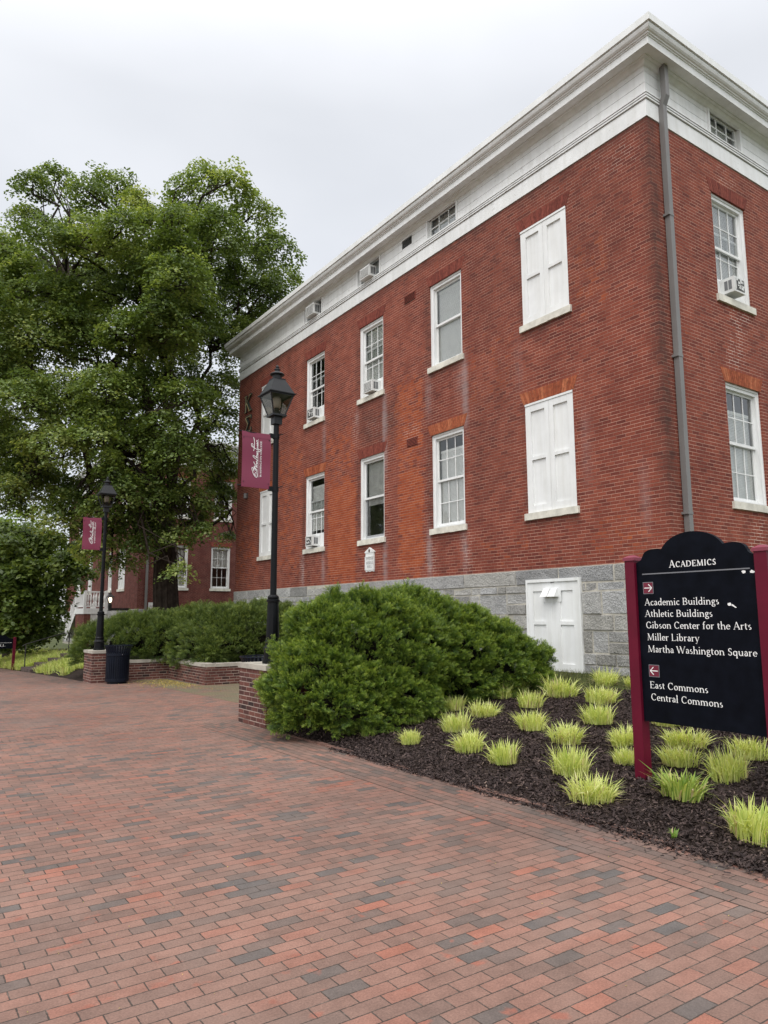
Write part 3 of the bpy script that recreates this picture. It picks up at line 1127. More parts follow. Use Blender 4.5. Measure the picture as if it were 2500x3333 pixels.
right = [
    (2.02, 3.26) + GHI + (rs_(blind=(0.95, 0.2), raised=0.34, ac=(2.36, 2.75)), 'red'),
    (2.04, 3.30) + GLO + (rs_(blind=(0.80, 0.02)), 'orange'),
    (5.36, 6.60) + GHI + (rs_(blind=(0.9, 0.1)), 'red'), (5.36, 6.60) + GLO + (rs_(blind=(0.9, 0.1)), 'orange'),
]
vents = [(7.20, 7.68, 10.03, 10.26), (7.18, 7.62, 6.05, 6.27)]


def stain_of(V):
    a_l, a_r, z = V[:, 1] - YF0, V[:, 0] - XF, V[:, 2]
    onl = np.abs(V[:, 0] - XF) < 0.3
    out = np.zeros((len(V), 4))
    out[:, 3] = 1

    def bx(a, a0, a1, z0, z1, sa=0.25, sz=0.5):
        f = lambda t, lo, hi, s: np.clip((t - lo) / s + 0.5, 0, 1) * np.clip((hi - t) / s + 0.5, 0, 1)
        return f(a, a0, a1, sa) * f(z, z0, z1, sz)
    o = np.zeros(len(V))
    for a0, a1, z0, z1, k in ((10.1, 11.75, 2.6, 5.8, 1.0), (10.2, 12.0, 5.6, 7.4, 0.6), (6.9, 8.05, 2.6, 5.6, 0.9), (6.9, 8.2, 5.4, 8.0, 0.7),
                              (3.5, 5.2, 6.3, 8.2, 0.35), (13.4, 15.2, 3.0, 7.6, 0.5), (16.6, 18.7, 2.6, 5.5, 0.5), (0.3, 1.7, 2.6, 3.6, 0.4), (1.0, 1.9, 7.6, 9.3, 0.45), (3.3, 5.0, 2.7, 3.6, 0.3)):
        o = np.maximum(o, k * bx(a_l, a0, a1, z0, z1, 0.22, 0.9))
    out[:, 0] = np.where(onl, o, 0.15)
    s = 0.6 * np.clip(1 - a_l / 0.30, 0, 1) * np.clip((z - 2.8) / 1.5, 0.1, 1)
    s = np.maximum(s, 0.22 * bx(a_l, 0.4, 5.0, 8.2, 10.9, 0.8, 1.6))
    s = np.maximum(s, 0.2 * bx(a_l, 3.4, 5.3, 4.2, 7.2, 0.6, 1.2))
    s = np.maximum(s, 0.35 * bx(a_l, 8.0, 10.0, 6.4, 7.6, 0.5, 0.5))
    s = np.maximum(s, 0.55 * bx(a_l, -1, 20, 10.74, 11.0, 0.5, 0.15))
    for (a0, a1, z0, z1) in [q[:4] for q in left]:
        s = np.maximum(s, 0.55 * bx(a_l, a1, a1 + 0.13, z0, z1, 0.1, 0.2))
        s = np.maximum(s, 0.5 * bx(a_l, a0 - 0.06, a1 + 0.06, z0 - 0.26, z0 - 0.12, 0.1, 0.12))
    sr = 0.9 * np.clip(1 - a_r / 0.45, 0, 1) * np.clip((z - 2.6) / 1.0, 0.3, 1)
    out[:, 1] = np.where(onl, s, np.where(np.abs(V[:, 1] - YF0) < 0.3, sr, 0))
    e_ = np.zeros(len(V))
    for a, zt, zb, k in ((5.30, 7.75, 6.2, 0.9), (5.5, 7.75, 6.9, 0.5), (6.66, 7.75, 6.7, 0.5), (6.70, 3.65, 2.6, 0.9), (5.38, 3.65, 2.7, 0.6), (8.68, 7.75, 5.6, 0.9), (8.66, 3.6, 2.6, 0.8),
                         (13.33, 3.6, 2.6, 0.9), (12.0, 3.6, 2.7, 0.6), (12.0, 7.7, 6.5, 0.5), (10.05, 7.7, 7.1, 0.4), (1.7, 5.6, 4.2, 0.35), (0.5, 4.2, 3.2, 0.35), (3.45, 7.6, 6.6, 0.3)):
        e_ = np.maximum(e_, k * bx(a_l, a - 0.05, a + 0.06, zb, zt, 0.13, 0.7))
    out[:, 2] = np.where(onl, e_, 0)
    rl = np.zeros(len(V))
    for a0, a1, z0, z1, k in ((5.15, 5.45, 2.6, 3.6, 1), (6.5, 6.9, 2.6, 3.4, 1), (7.1, 7.75, 6.28, 6.6, 1), (10.0, 10.35, 6.6, 7.7, .8), (8.5, 8.66, 3.7, 6.2, .8), (6.62, 6.75, 3.8, 6.0, .7), (13.2, 13.5, 2.6, 3.6, 1), (0.2, 1.2, 10.2, 10.8, .5), (8.2, 9.6, 6.7, 7.2, .6)):
        rl = np.maximum(rl, k * bx(a_l, a0, a1, z0, z1, 0.15, 0.2))
    rr_ = np.zeros(len(V))
    for a0, a1, z0, z1, k in ((2.15, 2.75, 6.48, 6.85, 1), (2.35, 2.75, 6.8, 7.2, 1), (2.5, 2.9, 7.1, 7.5, 1), (2.35, 3.1, 7.45, 7.8, 1), (2.7, 3.1, 3.1, 3.5, 1), (2.45, 2.85, 2.8, 3.15, 1), (2.3, 2.6, 10.3, 10.85, .6), (2.6, 3.0, 10.45, 10.7, .6)):
        rr_ = np.maximum(rr_, k * bx(a_r, a0, a1, z0, z1, 0.12, 0.15))
    out[:, 3] = 1 - np.where(onl, rl, np.where(np.abs(V[:, 1] - YF0) < 0.3, rr_, 0))
    return out


HALL, FL, FR = build_hall('brick_hall', 'large red brick hall with white cornice, shuttered windows and granite base in front', XF, YF0, 0.0, 18.75, 14.5,
                          [q for q in left] , right,
                          [(5.40, 6.68, 'panes'), (7.32, 7.77, 'vent'), (8.80, 10.09, 'open'), (12.15, 13.45, 'open')], [(2.06, 3.33, 'panes')],
                          [('L', 1.98, 3.41, 0.4, 2.385), ('L', 15.3, 16.68, 0.4, 2.31)], MATS, M['brick'], stain_of, 0.57)
for a0, a1, z0, z1 in vents:
    v = MB()
    FL.box(v, a0, a1, 0.001, 0.006, z0, z1)
    vo = v.build('wall_vent', M['dark'], HALL)
    v = MB()
    for i in range(6):
        zz_ = z0 + 0.012 + i * (z1 - z0) / 6
        v.poly([FL.P(a0 + .01, 0.022, zz_), FL.P(a1 - .01, 0.022, zz_), FL.P(a1 - .01, 0.007, zz_ + 0.026), FL.P(a0 + .01, 0.007, zz_ + 0.026)])
    FL.box(v, a0 - 0.012, a0 + 0.012, 0.0, 0.014, z0, z1)
    FL.box(v, a1 - 0.012, a1 + 0.012, 0.0, 0.014, z0, z1)
    v.build('louvre', M['arch_red'], vo)


def plank_door(F, par, a0, a1, z0, z1, hood=False):
    w = MB()
    F.box(w, a0, a1, 0.0, 0.036, z0, z1)
    d = w.build('basement_door', M['white'], par)
    t = MB()
    F.box(t, a0, a0 + 0.05, 0.035, 0.085, z0, z1)
    F.box(t, a1 - 0.05, a1, 0.035, 0.085, z0, z1)
    F.box(t, a0 + 0.05, a1 - 0.05, 0.035, 0.09, z1 - 0.06, z1)
    t.build('door_casing', M['white'], d)
    am = (a0 + a1) / 2
    for s0, s1 in ((a0 + 0.05, am - 0.05), (am + 0.05, a1 - 0.05)):
        s = MB()
        zm = z0 + (z1 - z0) * 0.53
        F.box(s, s0, s0 + 0.15, 0.035, 0.062, z0, z1 - 0.06)
        F.box(s, s1 - 0.13, s1, 0.035, 0.062, z0, z1 - 0.06)
        F.box(s, s0 + 0.15, s1 - 0.13, 0.035, 0.061, z1 - 0.24, z1 - 0.06)
        F.box(s, s0 + 0.15, s1 - 0.13, 0.035, 0.061, z0, z0 + 0.2)
        F.box(s, s0 + 0.15, s1 - 0.13, 0.035, 0.061, zm - 0.035, zm + 0.035)
        s.build('door_leaf', M['white'], d)
    s = MB()
    F.box(s, am - 0.05, am + 0.05, 0.035, 0.058, z0, z1 - 0.06)
    s.build('centre_stile', M['white'], d)
    if hood:
        s = MB()
        ac = am + 0.02
        F.box(s, ac - 0.24, ac + 0.24, 0.061, 0.07, z1 - 0.46, z1 - 0.20)
        s.build('mounting_board', M['white'], d)
        s = MB()
        zt, zb = z1 - 0.19, z1 - 0.36
        for q0, q1 in ((ac - 0.19, ac - 0.008), (ac + 0.008, ac + 0.19)):
            lo = [F.P(q0, 0.07, zb), F.P(q1, 0.07, zb), F.P(q1, 0.22, zb), F.P(q0, 0.22, zb)]
            hi = [F.P(q0 + .012, 0.07, zt), F.P(q1 - .012, 0.07, zt), F.P(q1 - .012, 0.105, zt), F.P(q0 + .012, 0.105, zt)]
            s.hexa(lo + hi)
        s.build('vent_hood', M['white'], d)
    return d


plank_door(FL, HALL, 1.98, 3.41, 0.52, 2.385, True)
plank_door(FL, HALL, 15.3, 16.68, 0.5, 2.31)
# square downspout on the right hand face, stepping over the mouldings at the top
mb = MB()
pa0, pa1 = 0.36, 0.475
FR.box(mb, pa0, pa1, 0.09, 0.20, 11.42, 12.055)
q0, q1 = [FR.P(pa0, .02, 11.25), FR.P(pa1, .02, 11.25), FR.P(pa1, .125, 11.25), FR.P(pa0, .125, 11.25)], [FR.P(pa0, .09, 11.42), FR.P(pa1, .09, 11.42), FR.P(pa1, .20, 11.42), FR.P(pa0, .20, 11.42)]
mb.hexa(q0 + q1)
FR.box(mb, pa0, pa1, 0.02, 0.125, 0.62, 11.25)
for z in (9.0, 6.27, 3.4):
    FR.box(mb, pa0 - 0.035, pa1 + 0.008, 0.0, 0.132, z, z + 0.045)
mb.build('downspout', M['downspout'], HALL)


# window air conditioners sit in the windows: things of their own
def air_con(F, a0, a1, z0, z1, depth, d0, label, camo=0):
    loc = F.P((a0 + a1) / 2, 0, z0)
    T = thing('air_conditioner', loc, label, 'air conditioner', 'window air conditioners on the brick hall')
    b = MB()
    F.box(b, a0, a1, d0, depth, z0, z1)
    b.build('casing', M['ac'], T)
    g = MB()
    m_ = 0.035
    F.box(g, a0 + m_, a1 - m_, depth, depth + 0.003, z0 + m_, z1 - m_)
    g.build('rear_mesh', M['ac_dark'], T)
    g = MB()
    n = 7
    if camo:                                  # flaking white louvres over the dark mesh
        rr = random.Random(camo)
        for i in range(60):
            a = rr.uniform(a0 + m_ + .03, a1 - m_ - .06)
            z = rr.uniform(z0 + m_ + .02, z1 - m_ - .04)
            if rr.random() < 0.62 + 0.3 * (camo == 3):
                continue
            w, h = rr.uniform(0.012, 0.05), rr.uniform(0.01, 0.055)
            F.box(g, a, a + w, depth + 0.003, depth + 0.006 + 0.0001 * i, z, z + h)
        F.box(g, a0 + m_, a0 + m_ + 0.012, depth + 0.003, depth + 0.012, z0 + m_, z1 - m_)
    else:
        for i in range(n):
            z = z0 + m_ + (z1 - z0 - 2 * m_) * (i + 0.25) / n
            F.box(g, a0 + m_, a1 - m_, depth + 0.003, depth + 0.014, z, z + 0.018)
    g.build('louvres', M['ac'], T)
    # side vents on the face turned to the path
    for side in (0, 1):
        g = MB()
        s = a0 if side == 0 else a1
        e_ = -0.003 if side == 0 else 0.003
        dm0, dm1 = max(d0, -0.08) + 0.02, depth - 0.05
        k = 2
        for i in range(k):
            q0 = dm0 + (dm1 - dm0) * i / k + 0.008
            q1 = dm0 + (dm1 - dm0) * (i + 1) / k - 0.008
            F.box(g, min(s, s + e_), max(s, s + e_), q0, q1, z0 + 0.06, z1 - 0.06)
        g.build('side_vent', M['ac_grille'], T)
    return T


air_con(FL, 9.06, 9.50, 7.975, 8.30, 0.16, -0.15, 'white air conditioner with slatted back in the upper window third from the right corner')
air_con(FL, 12.44, 12.90, 7.985, 8.32, 0.14, -0.15, 'flaking black and white air conditioner in the upper window right of the lamp', 2)
air_con(FL, 12.45, 12.90, 3.85, 4.17, 0.14, -0.15, 'flaking dark-backed air conditioner in the lower window right of the lamp', 5)
air_con(FL, 9.14, 9.64, 11.45, 11.78, 0.20, -0.05, 'white box air conditioner in the frieze, nearer of the two under the cornice')
air_con(FL, 12.44, 12.97, 11.48, 11.84, 0.20, -0.05, 'white box air conditioner in the frieze, farther of the two near the tree')
air_con(FR, 2.36, 2.75, 8.03, 8.345, 0.16, -0.15, 'dark-backed air conditioner in the upper window right of the downspout', 8)


# ------------------------------------------------------------------ lettering: broad-nib strokes
def Lp(*p): return ('L',) + p
def A_(*p): return ('A',) + p
def T_(*p): return ('T',) + p
def S_(x, y, w=0.085): return ('T', x - w, y, x + w, y)


def vs(x, y0, y1, lo=1, hi=1):
    r = [Lp(x, y1, x, y0)]
    if lo: r.append(S_(x, y0 + 0.012))
    if hi == 1: r.append(S_(x, y1 - 0.012))
    if hi == 2: r.append(T_(x - 0.09, y1 - 0.035, x, y1 - 0.01))
    return r


G = {
    'a': (.41, [A_(.18, .30, .12, .12, 165, 10), Lp(.30, .31, .30, .04), A_(.175, .125, .125, .125, 80, 350), T_(.30, .04, .38, .03)]),
    'b': (.50, vs(.10, .02, .70, 0, 2) + [A_(.24, .205, .18, .205, 140, -150)]),
    'c': (.41, [A_(.23, .205, .18, .205, 45, 320)]),
    'd': (.50, vs(.38, .0, .70, 0, 2) + [A_(.22, .205, .175, .205, 40, 330), T_(.38, .02, .46, .03)]),
    'e': (.42, [A_(.22, .205, .18, .205, 0, 320), T_(.05, .235, .39, .235)]),
    'f': (.31, vs(.12, 0, .56, 1, 0) + [A_(.22, .56, .10, .12, 180, 40), T_(.02, .40, .25, .40)]),
    'g': (.44, [A_(.20, .28, .14, .135, 0, 360), A_(.22, -.08, .18, .12, 0, 360), Lp(.12, .16, .14, .05), T_(.30, .37, .42, .40)]),
    'h': (.52, vs(.10, 0, .70, 1, 2) + [A_(.26, .26, .155, .145, 150, 0)] + vs(.415, 0, .26, 1, 0)),
    'i': (.25, vs(.12, 0, .41, 1, 2) + [('D', .12, .60, .045)]),
    'l': (.25, vs(.12, 0, .70, 1, 2)),
    'm': (.80, vs(.10, 0, .41, 1, 2) + [A_(.245, .27, .14, .135, 150, 0)] + vs(.385, 0, .27, 1, 0) + [A_(.535, .27, .14, .135, 150, 0)] + vs(.675, 0, .27, 1, 0)),
    'n': (.53, vs(.10, 0, .41, 1, 2) + [A_(.26, .26, .155, .145, 150, 0)] + vs(.415, 0, .26, 1, 0)),
    'o': (.49, [A_(.245, .205, .19, .205, 0, 360)]),
    'q': (.50, vs(.38, -.22, .40, 1, 0) + [A_(.22, .205, .175, .205, 40, 330)]),
    'r': (.36, vs(.10, 0, .41, 1, 2) + [A_(.25, .29, .13, .11, 160, 50)]),
    's': (.35, [A_(.165, .305, .105, .10, 50, 250), A_(.175, .105, .115, .105, 90, -140)]),
    't': (.31, [Lp(.12, .52, .12, .10), A_(.21, .10, .09, .09, 180, 300), T_(.02, .395, .28, .395)]),
    'u': (.52, vs(.10, .14, .41, 0, 2) + [A_(.25, .15, .15, .145, 180, 350)] + vs(.40, .02, .41, 0, 2) + [T_(.40, .02, .48, .02)]),
    'w': (.68, [Lp(.06, .40, .19, .0), T_(.19, .0, .33, .40), Lp(.33, .40, .46, .0), T_(.46, .0, .61, .40), S_(.06, .40), S_(.33, .40), S_(.61, .40, .06)]),
    'y': (.46, [Lp(.07, .40, .23, .02), T_(.40, .40, .16, -.20), T_(.16, -.20, .07, -.19), S_(.07, .40), S_(.40, .40, .07)]),
    'A': (.66, [Lp(.31, .66, .57, 0), T_(.31, .66, .08, 0), T_(.16, .22, .46, .22), S_(.08, .012), S_(.57, .012)]),
    'B': (.58, vs(.12, 0, .65) + [A_(.30, .49, .17, .155, 90, -90), A_(.30, .17, .22, .165, 90, -90), T_(.12, .645, .30, .645), T_(.12, .335, .32, .335), T_(.12, .012, .30, .012)]),
    'C': (.64, [A_(.35, .325, .28, .325, 48, 318), T_(.55, .62, .555, .46)]),
    'D': (.73, vs(.12, 0, .65) + [A_(.32, .325, .33, .315, 90, -90), T_(.12, .64, .34, .64), T_(.12, .012, .34, .012)]),
    'E': (.56, vs(.12, 0, .65) + [T_(.12, .64, .47, .64), T_(.12, .34, .38, .34), T_(.12, .012, .50, .012), T_(.47, .65, .47, .53), T_(.50, 0, .51, .13), T_(.38, .40, .38, .28)]),
    'F': (.53, vs(.12, 0, .65) + [T_(.12, .64, .47, .64), T_(.12, .34, .38, .34), T_(.47, .65, .47, .53)]),
    'G': (.71, [A_(.35, .325, .28, .325, 48, 330), T_(.55, .62, .555, .46)] + vs(.58, .03, .27, 0, 1)),
    'H': (.74, vs(.13, 0, .65) + vs(.60, 0, .65) + [T_(.13, .335, .60, .335)]),
    'I': (.32, vs(.16, 0, .65)),
    'L': (.55, vs(.12, 0, .65) + [T_(.12, .012, .50, .012), T_(.50, 0, .52, .14)]),
    'M': (.85, [T_(.15, .65, .11, 0), Lp(.15, .65, .41, .02), T_(.41, .02, .68, .65), Lp(.68, .65, .72, 0), S_(.11, .012), S_(.72, .012), S_(.13, .638, .07), S_(.70, .638, .07)]),
    'N': (.76, [T_(.13, .65, .13, 0), Lp(.13, .65, .61, .0), T_(.61, .65, .61, 0), S_(.13, .012), S_(.11, .638, .06), S_(.61, .638)]),
    'O': (.74, [A_(.37, .325, .30, .325, 0, 360)]),
    'P': (.55, vs(.12, 0, .65) + [A_(.30, .47, .19, .175, 90, -90), T_(.12, .64, .30, .64), T_(.12, .295, .30, .295)]),
    'R': (.62, vs(.12, 0, .65) + [A_(.30, .48, .18, .165, 90, -90), T_(.12, .64, .30, .64), T_(.12, .32, .30, .32), Lp(.28, .32, .57, 0)]),
    'S': (.47, [A_(.24, .48, .15, .16, 45, 250), A_(.235, .17, .165, .165, 95, -145), T_(.36, .62, .365, .50), T_(.075, .16, .075, .04)]),
    'T': (.62, vs(.31, 0, .65, 1, 0) + [T_(.05, .638, .57, .638), T_(.05, .65, .045, .52), T_(.57, .65, .575, .52)]),
    'W': (.96, [Lp(.06, .65, .27, 0), T_(.27, 0, .48, .62), Lp(.44, .65, .66, 0), T_(.66, 0, .89, .65), S_(.06, .638), S_(.42, .638, .07), S_(.89, .638, .07)]),
    ' ': (.25, []),
}


def stroke(mb, pts, wfun, P, zoff):
    pts = np.array(pts, float)
    n = len(pts)
    lt, rt = [], []
    for i in range(n):
        d = pts[min(i + 1, n - 1)] - pts[max(i - 1, 0)]
        d = d / (np.linalg.norm(d) + 1e-9)
        w = wfun(math.atan2(d[1], d[0])) / 2
        nn = np.array([-d[1], d[0]]) * w
        lt.append(pts[i] + nn)
        rt.append(pts[i] - nn)
    for i in range(n - 1):
        mb.quad(P(rt[i], zoff), P(rt[i + 1], zoff), P(lt[i + 1], zoff), P(lt[i], zoff))


def text(mb, s, org, ex, ez, en, cap, width=None, small=None, bold=1.0):
    """draw s with its baseline start at org; ex, ez, en: along, up, outward unit vectors; cap: capital height in metres"""
    org, ex, ez, en = (np.array(q, float) for q in (org, ex, ez, en))
    k = cap / 0.65
    adv, items = 0.0, []
    for i, ch in enumerate(s):
        sc = 1.0
        c = ch
        if small and ch.islower():
            c, sc = ch.upper(), small
        wd_, st = G[c]
        items.append((adv, sc, st))
        adv += wd_ * sc + (0.012 if not small else 0.03)
    sx = (width / (adv * k)) if width else 1.0
    z = 0
    for x0, sc, st in items:
        for q in st:
            z += 1
            off = 0.0012 + 0.00006 * (z % 12)
            P = lambda p, o, x0=x0, sc=sc: org + ex * ((x0 + p[0] * sc) * k * sx) + ez * (p[1] * sc * k) + en * o
            thick, thin = 0.088 * bold, 0.036 * bold
            if sc < 1:
                thick, thin = thick / sc * 0.9, thin / sc * 0.9
            if q[0] == 'L':
                stroke(mb, [q[1:3], q[3:5]], lambda a: thick, P, off)
            elif q[0] == 'T':
                stroke(mb, [q[1:3], q[3:5]], lambda a: thin, P, off)
            elif q[0] == 'D':
                pts = [(q[1] + q[3] * math.cos(t), q[2] + q[3] * math.sin(t)) for t in np.linspace(0, 2 * math.pi, 9)[:-1]]
                mb.poly([P(p, off) for p in pts])
            else:
                _, cx_, cy_, rx, ry, a0, a1 = q
                n = max(6, int(abs(a1 - a0) / 18))
                rx2, ry2 = max(rx - thick * 0.3, 0.02), max(ry - thin * 0.4, 0.02)
                pts = [(cx_ + rx2 * math.cos(RAD(t)), cy_ + ry2 * math.sin(RAD(t))) for t in np.linspace(a0, a1, n + 1)]
                stroke(mb, pts, lambda a: thin + (thick - thin) * abs(math.sin(a - 0.22)), P, off)


LX, UPZ = np.array([0, -1.0, 0]), np.array([0, 0, 1.0])

# name plaque on the hall
PQ = thing('name_plaque', (XF, YF0 + 9.37, 2.86), 'small white pedimented name plaque on the brick beneath a lower window', 'sign')
mb = MB()
FL.box(mb, 9.16, 9.58, 0.0, 0.035, 2.92, 3.40)
pts = [(9.13, 3.40), (9.61, 3.40), (9.61, 3.43), (9.37, 3.55), (9.13, 3.43)]
a = [FL.P(p[0], 0.0, p[1]) for p in pts]
b = [FL.P(p[0], 0.045, p[1]) for p in pts]
mb.poly(b)
for i in range(5):
    mb.quad(a[i], a[(i + 1) % 5], b[(i + 1) % 5], b[i])
mb.build('board', M['white'], PQ)
mb = MB()
for i in range(5):
    am = 9.20 + i * 0.085
    FL.box(mb, am - 0.03, am + 0.03, 0.0, 0.03, 2.875 + 0.012 * (i % 2), 2.92)
FL.box(mb, 9.15, 9.175, 0.035, 0.05, 2.92, 3.28)
FL.box(mb, 9.565, 9.59, 0.035, 0.05, 2.92, 3.28)
FL.box(mb, 9.15, 9.59, 0.035, 0.05, 3.28, 3.30)
mb.build('moulding', M['white'], PQ)
mb = MB()
org = lambda a_, z_: FL.P(a_, 0.036, z_)
text(mb, 'MIDDLE', org(9.545, 3.085), LX, UPZ, (-1, 0, 0), 0.072, 0.35)
text(mb, 'HALL', org(9.49, 2.985), LX, UPZ, (-1, 0, 0), 0.072, 0.235)
text(mb, 'WASHINGTON COLLEGE', org(9.55, 3.225), LX, UPZ, (-1, 0, 0), 0.024, 0.36)
FL.box(mb, 9.19, 9.55, 0.036, 0.0365, 3.205, 3.209)
mb.build('lettering', M['iron'], PQ)
mb = MB()
c_ = FL.P(9.375, 0.046, 3.452)
ring = [(c_[0], c_[1] + 0.04 * math.cos(t), c_[2] + 0.05 * math.sin(t)) for t in np.linspace(0, 2 * math.pi, 13)[:-1]]
mb.poly(ring)
mb.build('crest', M['slab'], PQ)

# greek letters
def solid_letter(name, strokes, a_, z_, w, h, label):
    loc = FL.P(a_, 0, z_)
    T = thing(name, loc, label, 'letter', 'greek letters on the brick hall')
    mb, me_ = MB(), MB()
    k = 0
    for x0, y0, x1, y1, t in strokes:
        k += 1
        p, q = np.array([x0 * w, y0 * h]), np.array([x1 * w, y1 * h])
        d = (q - p) / np.linalg.norm(q - p)
        nn = np.array([-d[1], d[0]]) * t / 2
        for B, d0, d1, g in ((mb, 0.02, 0.07 + 0.0006 * k, 0.0), (me_, 0.072 + 0.0006 * k, 0.076 + 0.0006 * k, -0.014)):
            if B is me_:
                s_ = 0.35
                off = -nn * 0.72
            else:
                s_, off = 1.0, 0 * nn
            c4 = [p + nn * s_ + off, q + nn * s_ + off, q - nn * s_ + off, p - nn * s_ + off]
            lo = [FL.P(a_ - c[0], d0, z_ + c[1]) for c in c4]
            hi = [FL.P(a_ - c[0], d1, z_ + c[1]) for c in c4]
            B.hexa(lo + hi)
    mb.build('letter_body', M['bronze'], T)
    me_.build('gilt_edge', M['gold'], T)


solid_letter('greek_letter', [(.18, 0, .18, 1, .12), (.25, .42, .86, 1, .05), (.42, .58, .86, 0, .12), (.02, .02, .36, .02, .05), (.02, .98, .36, .98, .05), (.68, .98, 1.02, .98, .05), (.68, .02, 1.05, .02, .05)],
             18.12, 9.45, .62, .64, 'dark gilt-edged letter K high on the brick near the tree')
solid_letter('greek_letter', [(.05, .97, .95, .97, .07), (.08, .97, .55, .5, .12), (.55, .5, .08, .03, .06), (.05, .04, .95, .04, .08), (.94, 1.0, .94, .78, .05), (.94, 0, .96, .24, .05)],
             17.98, 8.64, .50, .62, 'dark gilt-edged letter sigma under the K on the brick')
T = thing('wall_lamp', FL.P(17.75, 0, 6.05), 'small grey cylinder lamp on the brick under the nearer banner', 'lamp')
mb = MB()
c_ = FL.P(17.75, 0.10, 0)
mb.lathe(c_[0], c_[1], [(0.055, 6.06), (0.06, 6.08), (0.06, 6.22), (0.045, 6.25)], 12)
mb.build('lamp_shell', M['downspout'], T)
mb = MB()
FL.box(mb, 17.71, 17.79, 0, 0.05, 6.08, 6.28)
mb.build('bracket', M['slab'], T)

# ------------------------------------------------------------------ the neighbouring hall with its porch
B2 = (11.71, 40.95, -0.50)
lo2, hi2 = (3.80, 6.25), (7.92, 10.2)
st2 = dict(blind=(0.9, 0.5))
left2 = [(2.70, 4.08) + lo2 + ('shut', 'red'), (2.70, 4.08) + hi2 + ('shut', 'red'), (5.55, 6.55) + lo2 + (dict(panes=True), 'red'), (5.55, 6.55) + hi2 + (dict(panes=True), 'red'),
         (10.6, 11.9) + lo2 + (dict(panes=True), 'red'), (10.6, 11.9) + hi2 + (dict(panes=True), 'red'), (14.0, 15.3) + lo2 + ('shut', 'red'), (14.0, 15.3) + hi2 + ('shut', 'red')]
right2 = [(1.62, 2.80) + lo2 + (dict(blind=(0.9, 0.02)), 'red'), (4.20, 5.38) + lo2 + (dict(panes=True, blind=(0.95, 0.5)), 'red'),
          (1.62, 2.80) + hi2 + (dict(panes=True), 'red'), (4.30, 5.42) + hi2 + (dict(panes=True), 'red'),
          (6.9, 8.1) + lo2 + (dict(panes=True), 'red'), (6.9, 8.1) + hi2 + (dict(panes=True), 'red')]
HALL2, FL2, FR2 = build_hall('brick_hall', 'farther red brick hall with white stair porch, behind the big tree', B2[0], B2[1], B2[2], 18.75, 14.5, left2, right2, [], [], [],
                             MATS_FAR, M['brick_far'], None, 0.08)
HALL2['group'] = HALL['group'] = 'brick halls in a row'
mb = MB()
FR2.box(mb, 0.40, 0.52, 0.02, 0.13, 0.6, 11.3)
mb.build('downspout', M['downspout'], HALL2)
PX, PY0, PY1 = 10.28, 47.05, 49.4
mb = MB()
mb.box(PX, B2[0], PY0, PY1, 1.86, 2.2)
porch = mb.build('porch', M['white_far'], HALL2)
mb = MB()
mb.box(PX + 0.04, PX + 0.30, PY0 + 0.02, PY1 - 0.05, -0.3, 1.86)
mb.box(PX + 0.30, PX + 0.42, PY0 + 0.02, PY0 + 0.2, -0.3, 1.86)
mb.box(PX + 0.03, PX + 0.06, PY0 + 0.5, PY1 - 0.5, 0.1, 1.5)
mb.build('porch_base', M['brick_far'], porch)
mb = MB()
mb.box(PX + 0.42, B2[0], PY0 + 0.03, PY0 + 0.1, -0.3, 1.86)
mb.box(PX + 0.62, PX + 1.2, PY0, PY0 + 0.03, 0.1, 1.72)
mb.build('porch_door', simple('grey_white_panel', (0.52, 0.51, 0.49), 0.6), porch)
mb = MB()
for x, y in ((PX + 0.08, PY0 + 0.08), (B2[0] - 0.1, PY0 + 0.08), (PX + 0.08, PY1 - 0.08)):
    mb.box(x - 0.08, x + 0.08, y - 0.08, y + 0.08, 2.2, 3.28)
mb.box(PX + 0.16, B2[0] - 0.18, PY0 + 0.03, PY0 + 0.13, 3.16, 3.25)
mb.box(PX + 0.16, B2[0] - 0.18, PY0 + 0.03, PY0 + 0.13, 2.28, 2.36)
n = 7
for i in range(n):
    x = PX + 0.26 + i * 0.16
    mb.lathe(x, PY0 + 0.08, [(0.055, 2.36), (0.06, 2.5), (0.035, 2.58), (0.062, 2.72), (0.068, 2.84), (0.05, 2.98), (0.035, 3.06), (0.055, 3.16)], 8)
mb.box(PX + 0.03, PX + 0.13, PY0 + 0.16, PY1 - 0.16, 3.14, 3.23)
mb.box(PX + 0.03, PX + 0.13, PY0 + 0.16, PY1 - 0.16, 2.28, 2.35)
for i in range(11):
    y = PY0 + 0.3 + i * 0.175
    mb.box(PX + 0.06, PX + 0.11, y - 0.025, y + 0.025, 2.35, 3.14)
mb.build('porch_railing', M['white_far'], porch)
mb = MB()
ns = 11
for i in range(ns):
    y = PY1 + i * 0.20
    z = 2.2 - (i + 1) * 0.17
    mb.box(PX + 0.06, PX + 1.25, y, y + 0.24, z - 0.04, z)
    mb.box(PX + 0.06, PX + 1.25, y, y + 0.02, z, z + 0.13)
y2, z2 = PY1 + ns * 0.20, 2.2 - ns * 0.17
